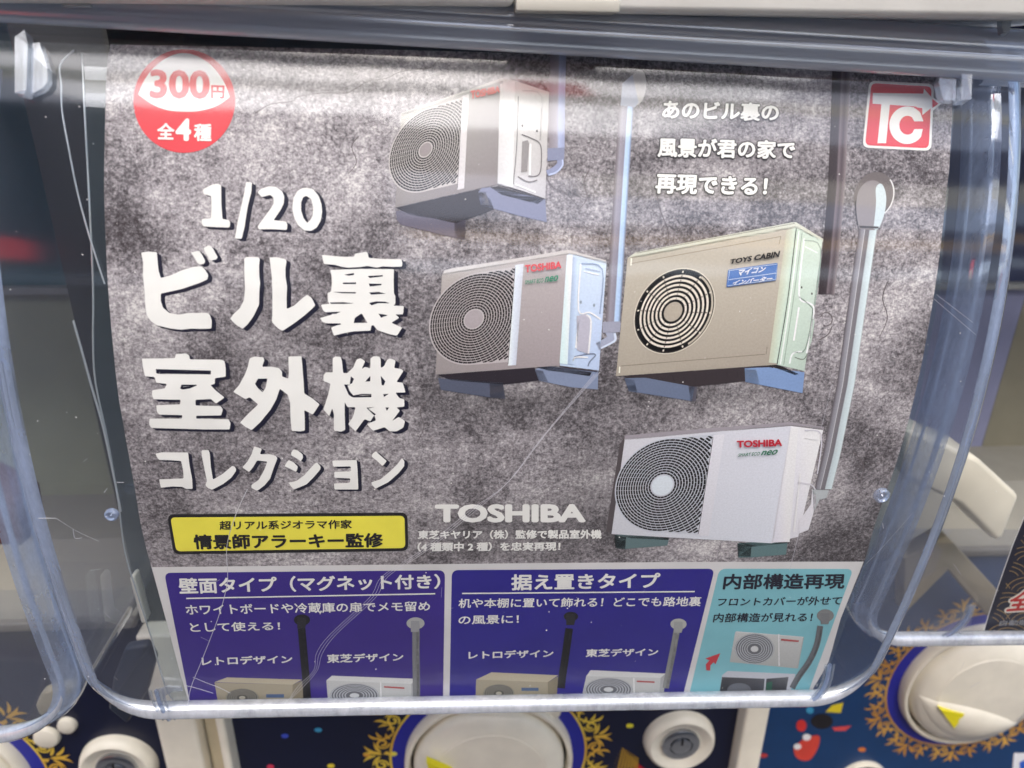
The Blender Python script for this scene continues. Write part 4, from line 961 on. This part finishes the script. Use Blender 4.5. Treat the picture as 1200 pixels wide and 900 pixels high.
# unit 4 (bottom right, bluish white)
def ex4(g, z):
    g.quad(z([(1306, 200), (1340, 205), (1300, 738), (1222, 740)]), [(222, 222, 228), (232, 232, 236), (222, 220, 228), (212, 212, 220)], 4, 8)
    g.line(z([(1370, 215), (1448, 235), (1430, 420)]), (202, 200, 208), 1.4); g.line(z([(1370, 250), (1440, 262)]), (236, 236, 240), 1.2)
    g.line(z([(1350, 420), (1330, 600), (1320, 690)]), (238, 238, 242), 2.0); g.line(z([(1336, 460), (1400, 470), (1424, 500)]), (206, 204, 210), 1.6)
    g.poly(z([(1405, 488), (1424, 520), (1424, 560), (1388, 682), (1340, 700), (1345, 640), (1400, 560)]), (214, 213, 218))
toshiba(600, 450, 4.0, [(528, 258), (1306, 192), (1215, 745), (466, 702)], [(1306, 192), (1460, 205), (1340, 715), (1215, 745)],
    [(528, 240), (900, 208), (1300, 178), (1462, 200), (1460, 216), (1306, 196), (900, 228), (526, 262)], None, (.315, .49), .455, 1.38, 14, .105,
    dict(front=[(200, 200, 206), (206, 208, 216), (208, 212, 220), (196, 198, 204)], side=[(216, 216, 222), (226, 226, 230), (214, 213, 218), (208, 208, 214)], top=(158, 152, 158), strip=[(212, 212, 218)]*2+[(206, 206, 212)]*2, guard=(192, 196, 204), dark=(22, 26, 38), hub=(206, 214, 220), red=(190, 40, 58), green=(40, 116, 84), shadow=(98, 90, 92)),
    'white air conditioner picture at the bottom right', [([(480, 706), (560, 702), (735, 724), (728, 756), (530, 772), (486, 768)], (104, 128, 130)), ([(480, 706), (535, 716), (530, 772), (484, 768)], (44, 58, 62)), ([(486, 704), (735, 720), (733, 730), (560, 722)], (36, 36, 42)),
     ([(1056, 746), (1100, 742), (1292, 732), (1284, 798), (1120, 812), (1062, 812)], (104, 134, 136)), ([(1056, 746), (1122, 760), (1118, 812), (1060, 808)], (48, 64, 68)), ([(1060, 742), (1215, 748), (1290, 735), (1290, 745), (1120, 762)], (38, 38, 44))],
    [(862.5, 515.4), (916, 513.4), (915.6, 521.8), (862.8, 523.6)], [(864.5, 529.5), (911, 525.5), (909.5, 531.5), (864, 534)], extra=ex4, strip=(.605, .65), shadow=[(505, 285), (530, 240), (528, 260), (470, 700), (440, 690)])
# unit 3 (retro, beige)
z = lambda p: Z(710, 250, 4.093, p)
L = Layered(); g = L.layer()
g.poly(z([(85, 780), (815, 726), (780, 760), (665, 805), (430, 830), (110, 800)]), (78, 68, 72))
for k in range(9): g.line(z([(215+k*52, 790-k*5), (232+k*50, 822-k*5)]), (60, 52, 56), .5)
g = L.layer()
g.poly(z([(88, 790), (190, 788), (425, 832), (412, 900), (110, 852)]), (112, 124, 150)); g.poly(z([(88, 790), (135, 800), (150, 855), (108, 850)]), (92, 100, 122)); g.poly(z([(395, 826), (438, 832), (430, 900), (405, 898)]), (100, 98, 110))
g.poly(z([(665, 742), (780, 738), (952, 762), (942, 862), (780, 830), (668, 808)]), (128, 154, 196)); g.poly(z([(665, 742), (722, 752), (738, 822), (668, 808)]), (156, 168, 182)); g.poly(z([(780, 728), (822, 724), (925, 770), (905, 775)]), (66, 60, 62))
g = L.layer()
fr = z([(104, 212), (908, 62), (818, 725), (48, 780)]); g.quad(fr, [(180, 173, 158), (186, 179, 165), (166, 157, 144), (168, 160, 146)], 8, 8)
g.quad(z([(908, 62), (1038, 130), (952, 756), (818, 725)]), [(190, 204, 188), (196, 210, 198), (176, 192, 180), (186, 204, 190)], 6, 8)
g.poly(z([(104, 214), (140, 188), (890, 44), (910, 42), (1042, 124), (1038, 140), (912, 70), (150, 212)]), (196, 198, 182))
g = L.layer(); m_ = homog(fr)
g.quad(m_([(.955, .02), (1, .01), (1, .99), (.955, .98)]), [(188, 186, 166), (196, 208, 192), (188, 206, 190), (186, 190, 170)], 3, 8)
g.line(z([(912, 72), (870, 420), (820, 722)]), (70, 70, 64), 1.0); g.line(z([(940, 92), (900, 400), (852, 726)]), (150, 166, 152), 1.0); g.line(z([(925, 85), (885, 400), (836, 724)]), (214, 226, 214), 1.8)
g.line(m_([(.03, .055), (.93, .055)]), (150, 142, 126), .8); g.line(m_([(.03, .915), (.93, .915)]), (138, 128, 114), .8); g.line(m_([(.93, .055), (.925, .11)]), (150, 142, 126), .8); g.line(m_([(.935, .86), (.935, .915)]), (138, 128, 114), .8)
g.line(z([(122, 215), (120, 250)]), (226, 222, 206), 1.6); g.line(z([(66, 735), (64, 765)]), (226, 222, 206), 1.4)
g.line(z([(150, 190), (520, 120), (905, 48)]), (88, 82, 74), .5)
g.line(z([(950, 130), (1028, 168), (1000, 440)]), (154, 172, 160), 1.4); g.line(z([(950, 120), (925, 390), (975, 430), (996, 470), (962, 670)]), (218, 230, 220), 2.0); g.line(z([(955, 160), (1015, 190)]), (216, 228, 218), 1.4)
g.line(z([(925, 400), (975, 440), (990, 480), (955, 650), (905, 665)]), (134, 150, 138), 1.4); g.line(z([(925, 450), (900, 610)]), (222, 232, 222), 2.0); g.line(z([(880, 720), (895, 672), (940, 662)]), (216, 228, 218), 2.0); g.line(z([(905, 690), (945, 700), (965, 675)]), (132, 142, 130), 1.3)
g.poly(z(ell(938, 355, 4, 6, 8)), (86, 86, 80)); g.poly(z(ell(987, 385, 4, 6, 8)), (86, 86, 80))
g.poly(z([(990, 490), (1000, 520), (985, 615), (968, 660)]), (176, 192, 180))
cx, cy, R, asp = .345, .505, .335, 1.32
uu = lambda p: m_([(cx+x/asp, cy+y) for x, y in p])
g = L.layer(); g.poly(uu(ell(0, 0, R+.008, R+.008, 56)), (206, 200, 184))
g = L.layer(); g.poly(uu(ell(0, 0, R, R, 56)), (34, 28, 32))
g = L.layer(); g.add(*(lambda a, b, n: (a+b, [(i, i+1, n+i+1, n+i) for i in range(n-1)]))(uu(ell(0, 0, R*.985, R*.985, 20, -50, 60)), uu(ell(0, 0, R*.93, R*.93, 20, -50, 60)), 21), (182, 174, 158))
def rg(r0, r1, c, n=56):
    a, b = uu(ell(0, 0, r0, r0, n)), uu(ell(0, 0, r1, r1, n)); g.add(a+b, [(i, (i+1) % n, n+(i+1) % n, n+i) for i in range(n)], c)
g = L.layer(); rg(R*.975, R*.985, (96, 88, 84))
for k in range(6): rg(.098+k*.0352, .098+k*.0352+.0165, (214, 206, 192))
g = L.layer()
for j in range(12):
    a = 2*math.pi*j/12+.15
    for k in range(7):
        r0 = .09+k*.0352; g.poly(uu([(r_*math.cos(a+o), r_*math.sin(a+o)) for r_, o in ((r0+.004, -.02), (r0+.004, .02), (r0+.020, .02), (r0+.020, -.02))]), (120, 110, 102) if k < 6 else (206, 198, 184))
g = L.layer(); rg(.0, .078, (172, 163, 148), 28)
L.build('printed_unit', label='beige retro air conditioner picture at the right')
text('TOYS CABIN', [(855, 304), (913.3, 293.7), (912.8, 301), (855, 309.5)], BLACK, card, .0007, .045, .18)
poly(z(rrect((584, 270), (822, 237), (814, 322), (575, 354), 8)), LABELBLUE, card, .00045, 'label_ground')
v, f = stroke(z([(590, 268+6), (817, 243), (809, 317), (581, 347), (590, 274)]), .7); lay('label_border', v, f, flat((190, 205, 225), .4), card, .0006)
v, f = stroke(z([(586, 318), (815, 286)]), .8); lay('label_border', v, f, flat((190, 205, 225), .4), card, .0006)
text('マイコン', z([(635, 268), (765, 252), (760, 280), (630, 300)]), flat((222, 224, 230), .4), card, .0007, .04, .35)
text('インバーター', z([(612, 320), (798, 298), (792, 324), (600, 345)]), flat((222, 224, 230), .4), card, .0007, .04, .35)
# pipes
def pipe(path, w0, w1, cols, cap=None, capc=None, collar=None, elbow=None, label=None, lift=.00012):
    L = Layered(); 
    if cap:
        g = L.layer(); g.poly(cap, capc)
    g = L.layer(); P = [np.array(p, float) for p in path]; n = len(P)
    k = len(cols)
    for i in range(n-1):
        for j in range(k-1):
            def at(q_, w_, s): return (q_[0]+w_*(s-.5), q_[1])
            wa = w0+(w1-w0)*i/(n-1); wb = w0+(w1-w0)*(i+1)/(n-1)
            sa, sb = cols[j][0], cols[j+1][0]
            g.quad([at(P[i], wa, sa), at(P[i], wa, sb), at(P[i+1], wb, sb), at(P[i+1], wb, sa)], [cols[j][1], cols[j+1][1], cols[j+1][1], cols[j][1]], 2, 5)
    if elbow:
        for p, c, w_ in elbow: g = L.layer(); g.line(p, c, *w_)
    if collar:
        for p, c in collar: g = L.layer(); g.poly(p, c)
    return L.build('printed_pipe', lift, label)
pipe([(734, 122), (727.5, 225), (718, 378)], 17, 17, [(0, (120, 112, 116)), (.25, (152, 148, 158)), (.55, (140, 136, 150)), (.62, (176, 198, 226)), (.85, (164, 190, 222)), (1, (120, 128, 150))],
     cap=ell(747, 103, 10, 21, 30, rot=8), capc=(186, 184, 182), collar=[([(729, 98), (741, 88), (748, 120), (744, 126), (727, 124)], (170, 176, 190)), ([(706.5, 377), (727, 376.5), (726.5, 389), (706, 390)], (156, 158, 174))],
     elbow=[([(714, 388), (716, 396), (708, 402), (700, 406)], (160, 166, 186), (10, 9)), ([(720, 390), (721, 398), (714, 403), (704, 408)], (196, 206, 222), (3, 2))])
pipe([(654, 62), (653, 110), (652.5, 176)], 19, 18, [(0, (140, 132, 138)), (.5, (156, 152, 164)), (.62, (164, 174, 204)), (1, (150, 158, 190))], collar=[([(641.5, 174), (661.5, 173), (661, 187), (641.5, 189)], (132, 138, 164))],
     elbow=[([(656, 186), (656, 193), (648, 200), (641, 203)], (140, 148, 178), (7, 7)), ([(659, 186), (659, 194), (652, 202), (643, 205)], (176, 186, 214), (2, 2))])
pipe([(986, 70), (984, 130), (980, 220), (973, 300), (968, 345)], 21, 19, [(0, (74, 62, 66)), (.45, (78, 66, 72)), (.55, (124, 112, 118)), (.75, (96, 84, 90)), (1, (140, 130, 132))], label='dark pipe picture',
     elbow=[(ell(968, 374, 7, 8, 16, 200, 480), (110, 100, 102), (1, 1)), ([(975, 382), (970, 392), (960, 398)], (112, 102, 104), (1.2, 1.0))])
pipe([(1017, 268), (1006, 345), (991, 450), (975, 530), (964.5, 573)], 21.5, 20.5, [(0, (110, 104, 108)), (.14, (138, 136, 144)), (.3, (154, 154, 160)), (.33, (196, 196, 200)), (.36, (130, 126, 130)), (.56, (124, 120, 126)), (.62, (182, 194, 198)), (.95, (198, 212, 214)), (1, (150, 154, 154))], label='large grey pipe picture',
     cap=ell(1024, 229, 23, 28, 40, rot=20), capc=(116, 108, 108),
     collar=[([(1001, 238), (1008, 222), (1012, 262), (1004, 264)], (84, 78, 80)), (smooth_path([(1006, 268), (1003, 246), (1005, 226), (1014, 214), (1026, 212), (1036, 222), (1037, 245), (1029, 268), (1006, 268)], 4)[:-1], (142, 136, 138)), (smooth_path([(1023, 268), (1026, 240), (1026, 220), (1033, 216), (1038, 230), (1036, 250), (1029, 268), (1023, 268)], 4)[:-1], (186, 199, 202)), ([(1006, 264.5), (1029, 265.5), (1029, 268), (1007, 267)], (90, 86, 88)), ([(951.5, 573), (971, 574), (968, 583), (960, 585), (955, 596), (953, 598)], (176, 182, 184))],
     elbow=[(ell(1024, 229, 22.5, 27.5, 16, -60, 60, rot=20), (206, 206, 204), (1.6, 1.2)), ([(952, 573), (962, 574), (971, 574.5)], (84, 84, 88), (1, 1))])
# thumbnails on the lower panels
def thumb(front, side, top, c, R, kind, cut_y, red=None, label=None, lift=.00014):
    L = Layered(); g = L.layer(); fc, sc_, tc = ((168, 160, 138), (142, 134, 112), (186, 178, 154)) if kind == 'retro' else ((192, 194, 192), (168, 170, 170), (206, 208, 206))
    g.quad(front, [fc]*2+[tuple(int(x*.9) for x in fc)]*2); g.poly(side, sc_); g.poly(top, tc)
    cx, cy, rx, ry = c
    g = L.layer(); g.poly([p for p in ell(cx, cy, rx, ry, 40)], (92, 90, 84) if kind == 'retro' else (112, 114, 120))
    g = L.layer()
    for k in range(5 if kind == 'retro' else 6):
        a = .3+.7*(k+.5)/(5 if kind == 'retro' else 6); p, q_ = ell(cx, cy, rx*a, ry*a, 40), ell(cx, cy, rx*(a+.05), ry*(a+.05), 40)
        g.add(p+q_, [(i, (i+1) % 40, 40+(i+1) % 40, 40+i) for i in range(40)], (160, 158, 146) if kind == 'retro' else (178, 182, 186))
    g = L.layer(); g.poly(ell(cx, cy, rx*.2, ry*.2, 16), (180, 176, 160) if kind == 'retro' else (200, 202, 202))
    if red: g.poly(red, (190, 84, 84) if kind != 'retro' else (84, 110, 150))
    if kind != 'retro':
        u = (front[1][0]-front[0][0]); g.line([(front[0][0]+u*.64, front[0][1]+2), (front[0][0]+u*.645, cut_y-2)], (222, 224, 222), 1.2)
    return L.build('printed_unit', lift, label)
thumb([(251.5, 799.5), (343, 802), (343, 830), (257, 832)], [(343, 802), (354, 797), (357, 829), (343, 830)], [(251.5, 799), (266, 793.5), (354, 796), (343, 802)], (284, 817, 19, 10.5), 0, 'retro', 830, red=[(312, 813), (333, 813), (333, 817), (312, 817)], label='small beige unit picture on the left panel')
thumb([(382.5, 797), (482, 801), (482, 828), (385, 829)], [(482, 801), (490, 796), (491, 827), (482, 828)], [(382.5, 797), (389, 791.5), (484, 795), (490, 796), (482, 801)], (415.5, 814.5, 28.5, 14), 0, 'w', 828, red=[(450, 803.5), (474, 805), (474, 806.8), (450, 805.3)], label='small white unit picture on the left panel')
thumb([(558, 796), (642, 799), (642, 825), (557, 828)], [(642, 799), (654, 792), (652, 824), (642, 825)], [(558, 796), (576, 787.5), (654, 791), (642, 799)], (584.5, 812, 18, 10.5), 0, 'retro', 826, red=[(611, 805.5), (631, 805.5), (631, 809), (611, 809)], label='small beige unit picture on the middle panel')
thumb([(687, 792), (774, 794), (772, 821), (680, 824)], [(774, 794), (780, 789), (777, 820), (772, 821)], [(687, 792), (692, 785), (780, 789), (774, 794)], (713, 807.5, 28, 13.5), 0, 'w', 823, red=[(746, 797), (767, 798), (767, 799.8), (746, 798.8)], label='small white unit picture on the middle panel')
thumb([(861.5, 740.5), (941, 746.5), (934, 783), (855, 775.5)], [(941, 746.5), (942, 746.5), (935, 783), (934, 783)], [(861.5, 740.5), (863, 739.5), (942, 746), (941, 746.5)], (884, 760, 23, 18), 0, 'w', 782, red=[(915, 748), (936, 750), (935.6, 752), (915, 750.3)], label='small white cover picture on the cyan panel')
L = Layered(); g = L.layer(); g.poly([(846, 791), (852.5, 786), (932, 789.5), (925, 815), (842, 818)], (186, 190, 198))
g = L.layer(); g.quad([(846, 793), (896, 795), (894, 817), (842, 818)], [(70, 72, 78), (96, 98, 106), (70, 74, 84), (60, 62, 70)]); g.quad([(898, 795), (924, 793), (920, 815), (896, 817)], [(70, 76, 86), (110, 112, 118), (60, 62, 70), (70, 74, 80)])
g = L.layer(); g.poly(ell(866, 808, 14, 8, 24), (112, 116, 124)); g.poly([(898, 800), (905, 798), (904, 812), (897, 813)], (50, 110, 90)); L.build('printed_unit', .00014, 'small opened unit picture on the cyan panel')
def spipe(path, w_, col, capc, cap, lite, label):
    L = Layered(); g = L.layer(); g.poly(ell(*cap, 24), capc); g = L.layer(); g.line(path, col, w_); g.line([(p[0]+w_*.22, p[1]) for p in path], lite, w_*.3)
    g = L.layer(); x, y = cap[0]-.5, cap[1]; g.poly([(x-5, y-3), (x+5, y-3), (x+5.5, y+5), (x+4, y+10), (x-5, y+10)], lite); L.build('printed_pipe', .00018, label)
spipe([(353.5, 736), (356, 765), (359, 800), (360, 820)], 9, (40, 38, 50), (44, 42, 52), (354, 726, 9.5, 6.5), (58, 56, 68), 'small black pipe picture')
spipe([(487.5, 738), (487.5, 770), (488, 800), (488, 816)], 8.5, (130, 132, 134), (168, 170, 168), (487, 730, 10.5, 7), (152, 154, 156), 'small grey pipe picture')
spipe([(667, 736), (663, 765), (659, 792), (657.5, 806)], 9, (36, 34, 48), (44, 42, 50), (669, 722, 8.5, 5.5), (58, 56, 64), 'small black pipe picture')
spipe([(793, 738), (788, 765), (782.5, 792), (780, 806)], 7.5, (138, 140, 138), (176, 178, 172), (795, 731, 9.5, 6.5), (160, 162, 160), 'small grey pipe picture')
spipe([(961, 733), (957, 755), (948, 775), (936, 792), (928, 806)], 7, (112, 116, 120), (134, 136, 136), (967, 721, 10, 7.5), (128, 130, 132), 'small bent grey pipe picture')
poly(Z(600, 675, 4, [(976, 360), (905, 385), (925, 393), (908, 412), (910, 440), (928, 442), (930, 418), (944, 402), (953, 412)]), flat((200, 56, 66), .4), card, .0002, 'red_arrow', d=4)
# ------------------------------------------------------------------ neighbour's card, right
CR = Surf((WCASE+.023, .040, -.014), 0)
c2 = empty('display_card', tuple(CR.world([[-.1, .23]])[0])); tag(c2, 'navy card with gold wave arcs, only its left edge in view', 'display card')
poly([(1212, 560), (1200, 606), (1186, 640), (1172, 680), (1159, 718), (1151, 745), (1270, 742), (1290, 560)], flat((20, 22, 44), .35), c2, 0, 'sheet', surf=CR)
v, f = stroke(dens([(1212, 560), (1200, 606), (1186, 640), (1172, 680), (1159, 718), (1151, 745)], 6, False), 1.0); lay('card_edge', v, f, PAPER, c2, .0001, CR)
L = Layered()
e0 = CR.us([(1151, 745)])[0][0]
gold = (168, 140, 92)
for row in range(9):
    for col in range(7):
        cx, cy = 1150+col*46+(row % 2)*23, 610+row*18
        g = L.layer() if (row == 0 and col == 0) else g
        for rr in (27, 20, 13):
            pts = [p for p in ell(cx+8, cy+14, rr, rr*.72, 20, 200, 340)]
            pts = [p for p in pts if p[0] > 1152+(746-p[1])*.36+2 and p[1] < 744 and p[0] < 1215]
            if len(pts) > 2: g.line(pts, gold, .8)
L.build('wave_pattern', .0001, surf=CR, parent=c2)
text('全', [(1184, 693), (1212, 690), (1208, 714), (1178, 716)], flat((188, 44, 40), .4), c2, .0004, .03, .2, surf=CR, outline=(.075, flat((232, 228, 214), .4)))
text('自動販売', [(1172, 726.5), (1218, 725), (1216, 731.5), (1170, 733)], flat((150, 152, 156), .4), c2, .0003, .01, surf=CR)
